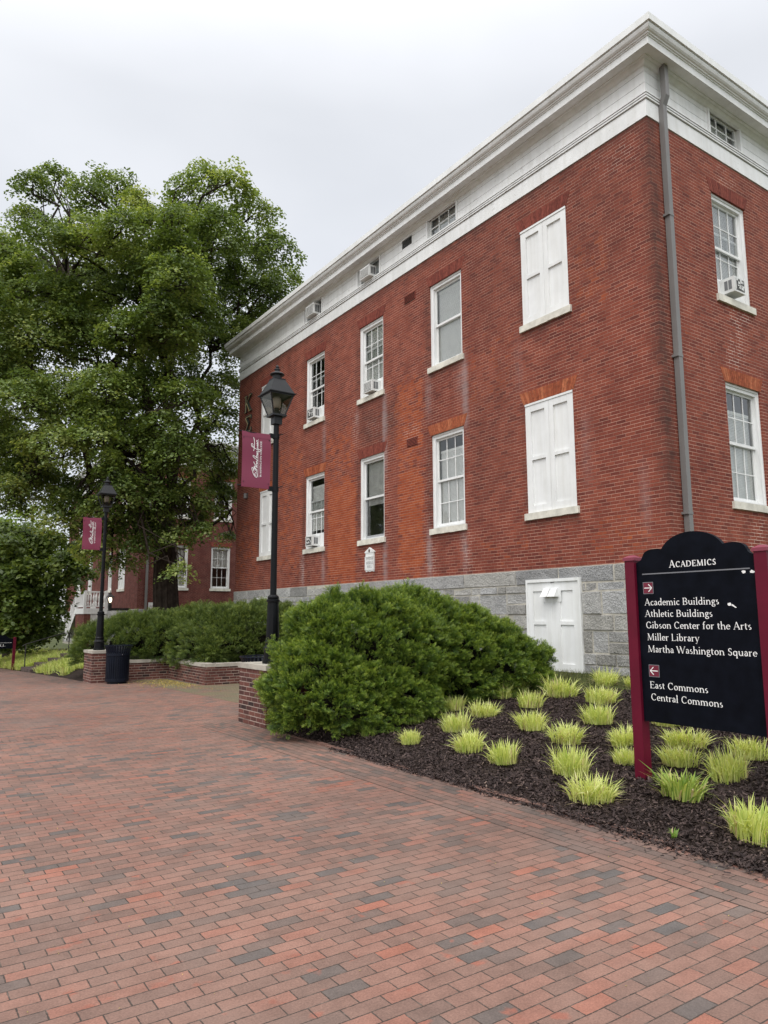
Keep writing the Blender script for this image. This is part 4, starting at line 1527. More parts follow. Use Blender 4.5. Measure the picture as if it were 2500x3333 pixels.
for x in (PX, PX + 1.22):
    p = [(x, PY1, 1.78), (x + 0.05, PY1, 1.78), (x + 0.05, PY1, 2.12), (x, PY1, 2.12)]
    q = [(x, y2 + 0.2, z2 - 0.25), (x + 0.05, y2 + 0.2, z2 - 0.25), (x + 0.05, y2 + 0.2, z2 + 0.05), (x, y2 + 0.2, z2 + 0.05)]
    mb.hexa(p + q)
    mb.bar((x + 0.03, PY1 - 0.08, 3.18), (x + 0.03, y2 + 0.1, z2 + 1.0), 0.07, 0.07)
    for i in range(13):
        f = (i + 0.5) / 13
        yy = PY1 + (y2 - PY1) * f
        zz2 = 2.12 + (z2 - 2.12) * f
        mb.box(x + 0.01, x + 0.05, yy - 0.02, yy + 0.02, zz2, zz2 + 1.0)
    mb.box(x - 0.04, x + 0.10, y2 + 0.05, y2 + 0.19, z2 - 0.25, z2 + 1.15)
    mb.box(x - 0.04, x + 0.10, PY1 + 1.0, PY1 + 1.14, 1.3, 2.5)
mb.build('stair', M['white_far'], porch)

WL = thing('wall_lantern', (B2[0], 42.3, 2.0), 'small lit black lantern on a bracket at the farther brick hall', 'lamp')
lx, ly = 10.62, 42.3
mb = MB()
mb.box(lx, B2[0], ly - 0.05, ly + 0.05, 2.02, 2.16)
mb.box(lx - 0.08, lx + 0.08, ly - 0.08, ly + 0.08, 2.0, 2.3)
mb.build('bracket', M['iron'], WL)
mb = MB()
mb.frustum(lx, ly, 2.3, 0.09, 2.45, 0.06)
mb.frustum(lx, ly, 2.76, 0.20, 2.94, 0.05)
mb.lathe(lx, ly, [(0.05, 2.94), (0.06, 2.98), (0.02, 3.02), (0.01, 3.1)], 10)
for sx in (-1, 1):
    for sy in (-1, 1):
        mb.bar((lx + sx * 0.07, ly + sy * 0.07, 2.45), (lx + sx * 0.17, ly + sy * 0.17, 2.76), 0.018)
mb.build('lantern_frame', M['iron'], WL)
mb = MB()
mb.lathe(lx, ly, [(0.05, 2.47), (0.085, 2.55), (0.10, 2.65), (0.07, 2.74)], 12)
mb.build('bulb', M['bulb'], WL, smooth=True)

FD = thing('fire_sign', (B2[0] + 0.95, B2[1], 2.0), 'small white fire department connection sign left of the thick trunk', 'sign')
mb = MB()
FR2.box(mb, 0.62, 1.40, 0.02, 0.04, 2.53, 2.96)
mb.build('sign_plate', M['white_far'], FD)
mb = MB()
for i, (s_, w_) in enumerate((('FIRE', 0.30), ('DEPARTMENT', 0.64), ('CONNECTION', 0.64))):
    text(mb, s_, FR2.P(1.01 - w_ / 2, 0.041, 2.83 - i * 0.125), (1, 0, 0), UPZ, (0, -1, 0), 0.085, w_, bold=1.6)
mb.build('lettering', M['maroon'], FD)


# ------------------------------------------------------------------ piers, low walls
def pier(x0, x1, y0, y1, zb, zt, label):
    T = thing('brick_pier', ((x0 + x1) / 2, (y0 + y1) / 2, zb), label, 'pier', 'brick gate piers')
    mb = MB()
    mb.box(x0 + 0.012, x1 - 0.012, y0 + 0.012, y1 - 0.012, zb - 0.1, zt - 0.075)
    mb.build('brickwork', M['pier'], T)
    mb = MB()
    mb.box(x0 - 0.01, x1 + 0.01, y0 - 0.01, y1 + 0.01, zt - 0.075, zt)
    mb.build('stone_cap', M['cap'], T)


pier(4.84, 5.56, 10.12, 11.13, 0, 0.925, 'nearer brick pier with stone cap, half hidden by the big yew bush')
pier(4.85, 5.56, 20.92, 21.88, -0.11, 0.755, 'farther brick pier with stone cap beside the black litter bin')
LWT = thing('garden_wall', (7.05, 19.8, -0.1), 'low dark brick garden wall with stone cap stepping round the paved recess', 'wall')
mb, mc = MB(), MB()
zt = 0.37
for x0, x1, y0, y1 in ((5.56, 7.30, 21.25, 21.5), (7.05, 7.30, 18.28, 21.25), (7.30, 8.6, 18.28, 18.53), (8.35, 8.6, 13.6, 18.28), (7.05, 8.35, 13.6, 13.85), (7.05, 7.30, 10.9, 13.6)):
    mb.box(x0, x1, y0, y1, -0.25, zt)
    e0 = 0.03
    mc.box(x0 - (0 if (x0, y0) in ((5.56, 21.25), (7.30, 18.28), (7.05, 13.6)) else e0), x1 + (0 if x1 in (8.35,) else e0) * (0 if (x1 == 7.30 and y0 == 21.25) else 1),
           y0 - e0 * (0 if y1 - y0 > 1 else 1), y1 + e0 * (0 if y1 - y0 > 1 else 1), zt, zt + 0.085 + 0.001 * (y0 % 3))
mb.build('brickwork', M['pier'], LWT)
mc.build('stone_cap', M['cap'], LWT)


# ------------------------------------------------------------------ street lamps and banners
def lamp(x, y, zb, label):
    T = thing('street_lamp', (x, y, zb), label, 'street lamp', 'black lantern posts on brick piers')
    B = lambda z: zb + z
    mb = MB()
    mb.lathe(x, y, [(0.155, B(0)), (0.155, B(.05)), (0.13, B(.06)), (0.13, B(.20)), (0.145, B(.215)), (0.145, B(.235)), (0.115, B(.27)), (0.112, B(.31)), (0.118, B(.33)), (0.105, B(.36)),
                    (0.088, B(.93)), (0.088, B(.95)), (0.105, B(.965)), (0.105, B(.99)), (0.085, B(1.0)), (0.092, B(1.02)), (0.092, B(1.04)), (0.06, B(1.07))], 16)
    mb.build('base', M['black'], T)
    mb = MB()
    mb.lathe(x, y, [(0.052, B(1.06)), (0.048, B(2.6)), (0.044, B(3.90))], 16)
    for z in (2.78, 3.66):
        mb.lathe(x, y, [(0.056, B(z - .04)), (0.056, B(z + .04))], 14)
        mb.bar((x + 0.05, y, B(z + .03)), (x + 0.13, y, B(z + .06)), 0.014)
    mb.build('shaft', M['black'], T, smooth=False)
    mb = MB()
    for z in (2.78, 3.66):
        mb.box(x - 0.12, x - 0.04, y - 0.03, y + 0.03, B(z - .035), B(z + .035))
        mb.tube([(x - 0.10, y, B(z)), (x - 0.66, y, B(z) + 0.012)], 0.011, 8)
    mb.build('banner_arm', M['black'], T)
    mb = MB()
    mb.box(x - 0.07, x + 0.07, y - 0.07, y + 0.07, B(3.86), B(3.99))
    mb.box(x - 0.125, x + 0.125, y - 0.125, y + 0.125, B(3.99), B(4.02))
    for sx in (-1, 1):
        for sy in (-1, 1):
            mb.bar((x + sx * 0.105, y + sy * 0.105, B(4.02)), (x + sx * 0.205, y + sy * 0.205, B(4.35)), 0.018)
    for p, q in (((-1, -1), (1, -1)), ((1, -1), (1, 1)), ((1, 1), (-1, 1)), ((-1, 1), (-1, -1))):
        mb.bar((x + p[0] * 0.205, y + p[1] * 0.205, B(4.342)), (x + q[0] * 0.205, y + q[1] * 0.205, B(4.342)), 0.02)
    mb.build('lantern_frame', M['lamp_body'], T)
    mb = MB()
    c4 = [(-1, -1), (1, -1), (1, 1), (-1, 1)]
    for i in range(4):
        p, q = c4[i], c4[(i + 1) % 4]
        mb.quad((x + p[0] * 0.103, y + p[1] * 0.103, B(4.025)), (x + q[0] * 0.103, y + q[1] * 0.103, B(4.025)), (x + q[0] * 0.203, y + q[1] * 0.203, B(4.345)), (x + p[0] * 0.203, y + p[1] * 0.203, B(4.345)))
    mb.build('lantern_glass', M['lamp_glass'], T)
    mb = MB()
    mb.frustum(x, y, B(4.352), 0.238, B(4.366), 0.240)
    mb.frustum(x, y, B(4.366), 0.222, B(4.62), 0.098)
    mb.frustum(x, y, B(4.62), 0.104, B(4.632), 0.104)
    mb.lathe(x, y, [(0.078, B(4.632)), (0.078, B(4.70)), (0.115, B(4.705)), (0.122, B(4.72)), (0.10, B(4.74)), (0.055, B(4.755)), (0.042, B(4.775)), (0.042, B(4.795)), (0.055, B(4.80)), (0.05, B(4.81)),
                    (0.022, B(4.82)), (0.03, B(4.85)), (0.012, B(4.88))], 14)
    mb.build('lantern_roof', M['lamp_body'], T)
    mb = MB()
    mb.lathe(x, y, [(0.05, B(4.14)), (0.065, B(4.16)), (0.07, B(4.30)), (0.045, B(4.33))], 14)
    mb.build('globe', M['frost'], T, smooth=True)
    mb = MB()
    mb.lathe(x, y, [(0.075, B(4.02)), (0.06, B(4.08)), (0.04, B(4.10)), (0.04, B(4.14))], 12)
    mb.build('lamp_holder', M['iron'], T)
    return T


LAMPS = [lamp(5.17, 10.60, 0.925, 'nearer black street lamp with maroon banner in front of the brick hall')]
T2 = copy_tree(LAMPS[0])
T2.location = (5.12, 21.32, 0.755)
tag(T2, 'farther black street lamp with maroon banner in front of the trees')

# banner signature, traced as pen strokes in the unit banner (x across, y up); written bottom to top
SIG = [
    [(.50, .235), (.47, .225), (.445, .235), (.455, .26), (.495, .275), (.535, .255), (.54, .215), (.51, .19), (.455, .205), (.40, .245), (.36, .30), (.345, .34), (.36, .36), (.40, .345), (.42, .315)],
    [(.42, .29), (.40, .325), (.405, .345), (.44, .34), (.50, .31), (.545, .285)],
    [(.40, .375), (.445, .355), (.545, .318), (.47, .355), (.43, .385), (.46, .39), (.545, .37), (.475, .41), (.43, .44), (.41, .47)],
    [(.545, .40), (.51, .415), (.50, .44), (.53, .45), (.55, .435), (.51, .455), (.545, .465)],
    [(.545, .465), (.49, .48), (.54, .49), (.555, .505), (.52, .51)],
    [(.55, .505), (.47, .525), (.39, .555), (.385, .575), (.42, .575), (.50, .55), (.555, .54), (.505, .565), (.51, .58), (.555, .575)],
    [(.555, .575), (.505, .595), (.555, .605), (.51, .62), (.555, .63), (.51, .645), (.52, .665), (.56, .66), (.60, .66), (.655, .69), (.62, .70), (.56, .685)],
    [(.56, .685), (.50, .70), (.42, .715), (.36, .73), (.325, .745), (.32, .775), (.345, .79), (.375, .775), (.365, .75), (.40, .735)],
    [(.40, .66), (.42, .72), (.43, .80), (.42, .875), (.405, .905)],
    [(.56, .70), (.52, .735), (.545, .75), (.515, .77), (.555, .775), (.505, .80), (.55, .81), (.51, .835), (.515, .86), (.545, .845)],
]


def banner(x, y, zb, label):
    """hangs from the two arms of a lamp at (x, y, zb)"""
    T = thing('banner', (x - 0.36, y, zb + 2.78), label, 'banner', 'maroon college banners on the lamp posts')
    x0, x1, z0, z1 = x - 0.605, x - 0.105, zb + 2.765, zb + 3.668
    z1 = zb + 3.672
    n, m_ = 12, 16
    wav = lambda u, v: 0.010 * math.sin(u * 5 + v * 3) + 0.006 * math.sin(v * 9 + 1)
    pt = lambda u, v, o=0.0: (x0 + (x1 - x0) * u + 0.006 * math.sin(v * 4), y - 0.016 - wav(u, v) - o, z0 + (z1 - z0) * v)
    for nm, v0, v1, dy in (('cloth', 0.0, 1.0, 0.0), ('top_hem', 0.905, 1.0, 0.004), ('bottom_hem', 0.0, 0.075, 0.004)):
        mb = MB()
        mm = m_ if nm == 'cloth' else 3
        for i in range(n):
            for j in range(mm):
                u0, u1 = i / n, (i + 1) / n
                w0, w1 = v0 + (v1 - v0) * j / mm, v0 + (v1 - v0) * (j + 1) / mm
                mb.quad(pt(u0, w0, dy), pt(u1, w0, dy), pt(u1, w1, dy), pt(u0, w1, dy))
        if nm == 'cloth':
            for i in range(n):
                for j in range(mm):
                    u0, u1 = i / n, (i + 1) / n
                    w0, w1 = j / mm, (j + 1) / mm
                    mb.quad(pt(u1, w0, -0.003), pt(u0, w0, -0.003), pt(u0, w1, -0.003), pt(u1, w1, -0.003))
        mb.build(nm, M['banner'], T, smooth=True)
    mb = MB()
    k = 0
    for s in SIG:
        s = np.array(s)
        # round the pen line off
        q = []
        for i in range(len(s) - 1):
            p0, p1, p2, p3 = s[max(i - 1, 0)], s[i], s[i + 1], s[min(i + 2, len(s) - 1)]
            for t in np.linspace(0, 1, 4)[:-1]:
                q.append(0.5 * ((2 * p1) + (-p0 + p2) * t + (2 * p0 - 5 * p1 + 4 * p2 - p3) * t * t + (-p0 + 3 * p1 - 3 * p2 + p3) * t ** 3))
        q.append(s[-1])
        k += 1
        W = (x1 - x0) / (z1 - z0)
        stroke(mb, [(a_[0] * W, a_[1]) for a_ in q], lambda a_: 0.0105, lambda p, o, k=k, W=W: pt(p[0] / W, p[1], 0.0055 + 0.0002 * k), 0)
    mb.quad(pt(.565, .19, .005), pt(.572, .19, .005), pt(.572, .885, .005), pt(.565, .885, .005))
    tb = MB()
    text(tb, 'WASHINGTON COLLEGE', (0, 0, 0), (1, 0, 0), (0, 1, 0), (0, 0, 1), 0.030, 0.655, bold=1.5)
    for f in tb.f:
        P4 = []
        for i in f:
            a_, b_, c_ = tb.v[i]
            P4.append(pt(.685 - b_ / (x1 - x0), .205 + a_, 0.0055 + c_))
        mb.poly(P4)
    mb.build('lettering', M['letter'], T)
    mb = MB()
    for u, v in ((.06, .885), (.94, .885), (.06, .095), (.94, .095)):
        p = pt(u, v, 0.006)
        mb.lathe(p[0], p[1], [(0.008, p[2] - 0.004), (0.008, p[2] + 0.004)], 8)
    mb.tube([pt(.94, .885, .008), (x - 0.05, y, zb + 3.56)], 0.003, 5)
    mb.build('grommet', M['iron'], T)
    return T


bn = banner(5.17, 10.60, 0.925, 'maroon college banner on the nearer street lamp, against the brick wall')
b2 = copy_tree(bn)
b2.location = (5.12 - 0.36, 21.32, 0.755 + 2.78)
tag(b2, 'maroon college banner on the farther street lamp, against the trees')


# ------------------------------------------------------------------ litter bins
def bin_(x, y, zb, label):
    T = thing('litter_bin', (x, y, zb), label, 'litter bin', 'black slatted litter bins by the piers')
    B = lambda z: zb + z
    mb = MB()
    n = 32
    for i in range(n):
        t = 2 * math.pi * (i + 0.5) / n
        c, s = math.cos(t), math.sin(t)
        pr = [(0.292, .09), (0.297, .74), (0.300, .82), (0.318, .90), (0.345, .965), (0.362, .995)]
        w = 0.019
        for (r0, z0), (r1, z1) in zip(pr[:-1], pr[1:]):
            p, q = np.array([x + r0 * c, y + r0 * s, B(z0)]), np.array([x + r1 * c, y + r1 * s, B(z1)])
            side = np.array([-s, c, 0]) * w
            rad = np.array([c, s, 0]) * 0.004
            mb.hexa([p - side - rad, p + side - rad, p + side + rad, p - side + rad, q - side - rad, q + side - rad, q + side + rad, q - side + rad])
    mb.build('slats', M['black_can'], T)
    mb = MB()
    for r0, r1, z0, z1 in ((0.283, 0.305, .06, .13), (0.292, 0.312, .735, .80)):
        mb.lathe(x, y, [(r0, B(z0)), (r1, B(z0)), (r1, B(z1)), (r0, B(z1))], 32)
    ring = [(x + 0.363 * math.cos(t), y + 0.363 * math.sin(t), B(1.0)) for t in np.linspace(0, 2 * math.pi, 33)]
    mb.tube(ring, 0.010, 6)
    mb.build('bands', M['black_can'], T)
    mb = MB()
    mb.lathe(x, y, [(0.255, B(0.0)), (0.255, B(.05)), (0.272, B(.06)), (0.272, B(.80))], 24)
    mb.build('liner', M['black_can'], T)
    mb = MB()
    a = math.atan2(-y, -x) + 0.35
    mb.lathe(x + 0.314 * math.cos(a), y + 0.314 * math.sin(a), [(0.006, B(.755)), (0.006, B(.785))], 6)
    mb.build('label_plate', M['grey_rule'], T)
    return T


bin1 = bin_(5.43, 20.52, -0.105, 'black slatted litter bin standing beside the farther brick pier')
bin2 = copy_tree(bin1)
bin2.location = (5.42, 11.52, -0.015)
tag(bin2, 'black slatted litter bin behind the nearer pier, only its rim showing')


# ------------------------------------------------------------------ direction sign
SX, SY = 6.13, 4.48
SG = thing('direction_sign', (SX, SY - 0.6, 0.11), 'tall black directory sign with white lettering between maroon posts', 'sign')
s2p = lambda s, z, o=0.0: (SX - o, SY - s, z)
for s0 in (-0.055, 1.252):
    mb = MB()
    mb.box(SX - 0.055, SX + 0.055, SY - s0 - 0.055, SY - s0 + 0.055, -0.1, 2.185)
    pst = mb.build('post', M['maroon'], SG)
    mb = MB()
    yc = SY - s0
    mb.box(SX - 0.066, SX + 0.066, yc - 0.066, yc + 0.066, 2.185, 2.215)
    mb.frustum(SX, yc, 2.215, 0.066, 2.24, 0.02)
    mb.build('post_cap', simple('maroon_cap', (0.20, 0.035, 0.06), 0.5), pst)
sb_ = [(0.003, 0.655), (1.195, 0.655), (1.195, 2.16)]
cv = []
def arc(cx_, cz_, rx, rz, a0, a1, n=10):
    return [(cx_ + rx * math.cos(RAD(t)), cz_ + rz * math.sin(RAD(t))) for t in np.linspace(a0, a1, n)]
half = [(0.003, 2.16)] + arc(0.0, 2.225, 0.075, 0.06, -80, -5, 6) + arc(0.205, 2.215, 0.125, 0.07, 178, 85, 9) + [(0.255, 2.283), (0.283, 2.276)]
mid = arc(0.599, 2.195, 0.33, 0.222, 158, 22, 23)
prof = sb_[:2] + [(1.198 - p[0], p[1]) for p in half][0:0]
out = [(0.003, 0.655)] + half + mid + [(1.198 - p[0], p[1]) for p in reversed(half)] + [(1.195, 0.655)]
mb = MB()
fr = [s2p(s, z, 0.024) for s, z in out]
bk = [s2p(s, z, -0.024) for s, z in out]
mb.poly(fr)
mb.poly(bk[::-1])
for i in range(len(out)):
    j = (i + 1) % len(out)
    mb.quad(fr[i], bk[i], bk[j], fr[j])
mb.build('panel', M['signblack'], SG)
mb = MB()
FO = 0.0245
EN = (-1, 0, 0)
text(mb, 'Academics', s2p(.366, 2.096, FO), LX, UPZ, EN, 0.066, 0.476, small=0.80, bold=1.25)
for s_, a0, a1, z in (('Academic Buildings', .077, .845, 1.746), ('Athletic Buildings', .074, .776, 1.637), ('Gibson Center for the Arts', .078, 1.121, 1.528),
                      ('Miller Library', .086, .631, 1.416), ('Martha Washington Square', .086, 1.152, 1.304), ('East Commons', .087, .686, .967), ('Central Commons', .091, .816, .856)):
    text(mb, s_, s2p(a0, z, FO), LX, UPZ, EN, 0.0625, a1 - a0, bold=0.98)
mb.build('lettering', M['letter'], SG)
mb = MB()
p = [s2p(.067, 2.041, FO + .001), s2p(1.141, 2.041, FO + .001), s2p(1.141, 2.052, FO + .001), s2p(.067, 2.052, FO + .001)]
mb.quad(*p)
mb.build('rule', M['grey_rule'], SG)
for c_s, c_z, sgn in ((.126, 1.912, 1), (.142, 1.129, -1)):
    mb = MB()
    h = 0.057
    mb.quad(s2p(c_s - h, c_z - h, FO + .001), s2p(c_s + h, c_z - h, FO + .001), s2p(c_s + h, c_z + h, FO + .001), s2p(c_s - h, c_z + h, FO + .001))
    pl_ = mb.build('arrow_plate', M['grey_rule'], SG)
    mb = MB()
    h = 0.051
    mb.quad(s2p(c_s - h, c_z - h, FO + .002), s2p(c_s + h, c_z - h, FO + .002), s2p(c_s + h, c_z + h, FO + .002), s2p(c_s - h, c_z + h, FO + .002))
    mb.build('arrow_field', simple('arrow_maroon', (0.14, 0.012, 0.03), 0.5), pl_)
    mb = MB()
    PP = lambda p, o: s2p(c_s + p[0] * sgn, c_z + p[1], FO + .003 + o)
    stroke(mb, [(-.042, 0), (.038, 0)], lambda a: .008, PP, 0)
    stroke(mb, [(.004, .036), (.041, 0)], lambda a: .008, PP, .0002)
    stroke(mb, [(.004, -.036), (.041, 0)], lambda a: .008, PP, .0004)
    mb.build('arrow', M['letter'], pl_)
mb = MB()                                  # chips where the black has flaked off
for s_, z, k in ((1.085, 2.018, 1), (1.16, 2.016, 2), (.935, 1.745, 3)):
    rr = random.Random(k)
    pts = [s2p(s_ + 0.026 * rr.uniform(.6, 1) * math.cos(t), z + 0.02 * rr.uniform(.5, 1) * math.sin(t), FO + 0.0015) for t in np.linspace(0, 6.28, 8)[:-1]]
    mb.poly(pts)
mb.poly([s2p(.95, 1.737, FO + .0016), s2p(.99, 1.712, FO + .0016), s2p(1.0, 1.715, FO + .0016), s2p(.965, 1.744, FO + .0016)])
mb.build('paint_chips', M['letter'], SG)

# ------------------------------------------------------------------ far sign, steps, handrail on the left
S2X, S2Y = 4.86, 34.6
S2 = thing('hall_sign', (S2X, S2Y, -0.3), 'low black hall name sign with maroon post at the far left', 'sign')
mb = MB()
for x in (S2X, S2X - 1.5):
    mb.box(x - 0.055, x + 0.055, S2Y - 0.055, S2Y + 0.055, -0.55, 0.80)
    mb.frustum(x, S2Y, 0.80, 0.065, 0.83, 0.02)
mb.build('post', M['maroon'], S2)
mb = MB()
pts = [(-1.44, .36), (-.06, .36), (-.06, .76), (-.2, .80), (-.35, .90), (-.75, .98), (-1.15, .90), (-1.3, .80), (-1.44, .76)]
f_ = [(S2X + p[0], S2Y - 0.02, p[1]) for p in pts]
b_ = [(S2X + p[0], S2Y + 0.02, p[1]) for p in pts]
mb.poly(f_)
mb.poly(b_[::-1])
for i in range(len(pts)):
    j = (i + 1) % len(pts)
    mb.quad(f_[i], b_[i], b_[j], f_[j])
mb.build('panel', M['signblack'], S2)
mb = MB()
text(mb, 'EAST HALL', (S2X - 1.28, S2Y - 0.021, .455), (1, 0, 0), UPZ, (0, -1, 0), 0.085, 0.94, bold=1.1)
mb.box(S2X - 1.4, S2X - .1, S2Y - 0.0225, S2Y - 0.0215, .60, .608)
mb.build('lettering', M['letter'], S2)

ST = thing('stone_steps', (5.6, 31.8, -0.45), 'four dark stone steps climbing through the pale ground cover at left', 'steps')
for i, (x, z) in enumerate(((4.93, -0.31), (5.42, -0.16), (5.95, 0.0), (6.45, 0.16))):
    mb = MB()
    mb.box(x, x + 0.62, 30.9 + 0.12 * i, 33.0 + 0.12 * i, z - 0.16, z)
    mb.build('step', M['slab'], ST)
HR = thing('handrail', (5.7, 32.6, -0.3), 'thin black iron handrail rising beside the stone steps', 'handrail')
mb = MB()
mb.tube([(5.0, 32.6, -0.34), (5.0, 32.6, 0.58)], 0.022, 8)
mb.tube([(6.62, 32.6, 0.14), (6.62, 32.6, 1.0)], 0.022, 8)
mb.build('post', M['iron'], HR)
mb = MB()
mb.tube([(4.88, 32.6, 0.52), (5.0, 32.6, 0.59), (6.35, 32.6, 1.0), (6.66, 32.6, 1.02), (6.72, 32.6, 0.94)], 0.02, 8)
mb.build('rail', M['iron'], HR)


# ------------------------------------------------------------------ foliage
def unit(v):
    return v / (np.linalg.norm(v, axis=-1, keepdims=True) + 1e-9)


def rdir(n):
    return unit(rng.normal(size=(n, 3)))


def leaf_quads(c, nrm, size, ratio=0.62, fold=0.0):
    """rhombic leaves at c facing nrm"""
    n = len(c)
    t = unit(np.cross(nrm, rdir(n)))
    b = np.cross(nrm, t)
    s = size[:, None]
    return np.stack([c - t * s * 0.5, c + b * s * ratio * 0.5 - t * s * 0.08, c + t * s * 0.5, c - b * s * ratio * 0.5 - t * s * 0.08], 1).reshape(-1, 3)


def tint_attr(v, k):
    a = np.zeros((len(v) * k, 4))
    a[:, :3] = np.repeat(v, k)[:, None]
    a[:, 3] = 1
    return ('tint', a)


def crown(name, clusters, parent, mat, per=5.0, leaves=26, lsize=0.13, spray=0.36, flat=0.16, droop=0.25, tint_mu=0.50):
    C, N, S, TT = [], [], [], []
    for c, r in clusters:
        c = np.array(c)
        r = np.array(r) if hasattr(r, '__len__') else np.array([r, r, r * 0.85])
        area = 4 * math.pi * (r[0] * r[1] * r[2]) ** (2 / 3)
        n = max(6, int(area * per))
        d = rdir(n)
        keep = rng.random(n) < np.clip(0.55 + 0.6 * d[:, 2], 0.22, 1)
        d = d[keep]
        rad = rng.uniform(0.62, 1.06, len(d))[:, None]
        # uneven outline
        ph = rng.uniform(0, 6.28, 3)
        lump = 1 + 0.16 * np.sin(d[:, 0:1] * 5 + ph[0]) * np.sin(d[:, 1:2] * 5 + ph[1]) + 0.10 * np.sin(d[:, 2:3] * 7 + ph[2])
        tips = c + d * r * rad * lump
        k = leaves
        # a spray is a shallow, outward leaning fan
        ax = unit(np.stack([d[:, 0] * 0.5, d[:, 1] * 0.5, 0.75 + 0 * d[:, 0]], 1) + rng.normal(0, 0.16, (len(d), 3)))
        e1 = unit(np.cross(ax, rdir(len(d))))
        e2 = np.cross(ax, e1)
        rr = spray * np.sqrt(rng.random((len(d), k))) * rng.uniform(0.7, 1.25, (len(d), 1))
        th = rng.uniform(0, 2 * math.pi, (len(d), k))
        pos = tips[:, None] + e1[:, None] * (rr * np.cos(th))[..., None] + e2[:, None] * (rr * np.sin(th))[..., None]
        pos = pos + ax[:, None] * (rng.normal(0, flat * spray, (len(d), k)) - droop * rr ** 2 / spray)[..., None]
        nn = unit(np.repeat(ax[:, None], k, 1) + rng.normal(0, 0.42, (len(d), k, 3)))
        C.append(pos.reshape(-1, 3))
        N.append(nn.reshape(-1, 3))
        S.append(lsize * rng.uniform(0.65, 1.25, len(d) * k))
        base = rng.normal(tint_mu, 0.14) + rng.normal(0, 0.15, (len(d), 1)) + rng.normal(0, 0.12, (len(d), k))
        TT.append(np.clip(base, 0, 1).ravel())
    C, N, S, TT = np.concatenate(C), np.concatenate(N), np.concatenate(S), np.concatenate(TT)
    return fast_mesh(name, leaf_quads(C, N, S), 4, mat, parent, attr=tint_attr(TT, 4))


def limb(mb, p, q, r0, r1, sag=0.0, n=7, wig=0.12, sides=8):
    p, q = np.array(p, float), np.array(q, float)
    L = np.linalg.norm(q - p)
    pts, rad = [], []
    off = rng.normal(0, wig * L * 0.12, (n + 1, 3))
    for i in range(n + 1):
        f = i / n
        x = p + (q - p) * f
        x = x + off[i] * math.sin(math.pi * f)
        x[2] += sag * L * math.sin(math.pi * f)
        pts.append(x)
        rad.append(r0 + (r1 - r0) * f)
    mb.tube(pts, rad, sides)
    return pts


# --- the big linden behind the hedge
D0 = 28.0
px_m = D0 / (F_PX / SC)
lay = []
front = [(70, 405, 50), (120, 395, 52), (185, 415, 58), (250, 410, 58), (300, 430, 40), (398, 402, 50), (440, 388, 56), (500, 398, 54), (545, 470, 58), (592, 540, 56), (612, 606, 40),
         (60, 480, 44), (15, 565, 60), (110, 520, 66), (190, 530, 66), (262, 505, 60), (395, 500, 70), (470, 505, 72), (535, 575, 66), (330, 590, 56), (310, 480, 34), (372, 470, 36),
         (30, 655, 76), (115, 640, 72), (205, 630, 74), (300, 640, 74), (390, 610, 78), (470, 640, 72), (555, 650, 66), (600, 625, 40),
         (15, 775, 70), (95, 755, 74), (185, 745, 74), (275, 730, 74), (365, 730, 78), (450, 745, 74), (525, 735, 58), (480, 840, 58),
         (55, 870, 76), (145, 860, 74), (235, 850, 74), (320, 850, 74), (405, 870, 72), (470, 920, 56),
         (25, 975, 70), (115, 965, 74), (210, 960, 70), (300, 965, 74), (385, 985, 74), (455, 1000, 60),
         (90, 1055, 62), (175, 1070, 60), (265, 1070, 60), (340, 1090, 60), (410, 1085, 56), (470, 1070, 46), (500, 1020, 30),
         (245, 1160, 44), (300, 1180, 38), (205, 1180, 40), (440, 1150, 26), (495, 1165, 22), (390, 1240, 28), (130, 1130, 50), (265, 1215, 30), (380, 1160, 36), (215, 1105, 46), (285, 1130, 44), (335, 1155, 40), (235, 1040, 56), (60, 1020, 56), (25, 1060, 46), (175, 1160, 40), (160, 1095, 46), (230, 1230, 22), (350, 1110, 44), (420, 1130, 30), (450, 1100, 34), (-45, 640, 80), (-50, 800, 80), (-40, 940, 76), (-30, 540, 56), (60, 600, 60), (40, 720, 70), (150, 690, 60), (340, 680, 60), (430, 690, 60), (320, 760, 60), (200, 900, 60), (350, 930, 60), (275, 560, 60), (480, 580, 56), (370, 545, 56), (-20, 1050, 60), (25, 1100, 26)]
rs = random.Random(8)
clusters = []
for i, (x, y, r) in enumerate(front):
    edge = (x < 80 and y < 520) or y < 440 or x > 540 or (x > 500 and y < 600)
    dep = D0 + (rs.uniform(-0.8, 1.2) if edge else rs.uniform(-3.6, -0.6))
    if y > 1040:
        dep = D0 + rs.uniform(-3.4, -0.8)
    if x + r > 500 and y > 560:
        dep = rs.uniform(30.2, 31.6)
    R = r * dep / (F_PX / SC) * (0.95 if y > 440 else 0.80)
    clusters.append((pix(x, y, dep), (R, R, R * 0.82)))
    if not edge and y < 1040 and i % 2 == 0:
        dep2 = D0 + rs.uniform(1.2, 4.6)
        R2 = r * dep2 / (F_PX / SC) * 1.05
        clusters.append((pix(x + rs.uniform(-25, 25), y + rs.uniform(-25, 25), dep2), (R2, R2, R2 * 0.82)))
TR = (9.25, 27.85, 0.1)
TREE = thing('linden_tree', TR, 'huge broad linden tree towering beside the brick hall', 'tree')
print('LINDEN', len(crown('crown', clusters, TREE, M['leaf'], per=8.5, leaves=44, lsize=0.128, spray=0.42).data.polygons))
mb = MB()
tp = [(9.25, 27.85, -0.2), (9.2, 27.85, 0.5), (9.1, 27.85, 1.6), (9.0, 27.85, 3.0), (8.95, 27.85, 4.4), (8.85, 27.85, 6.0)]
mb.tube(tp, [0.62, 0.52, 0.46, 0.43, 0.40, 0.38], 14)
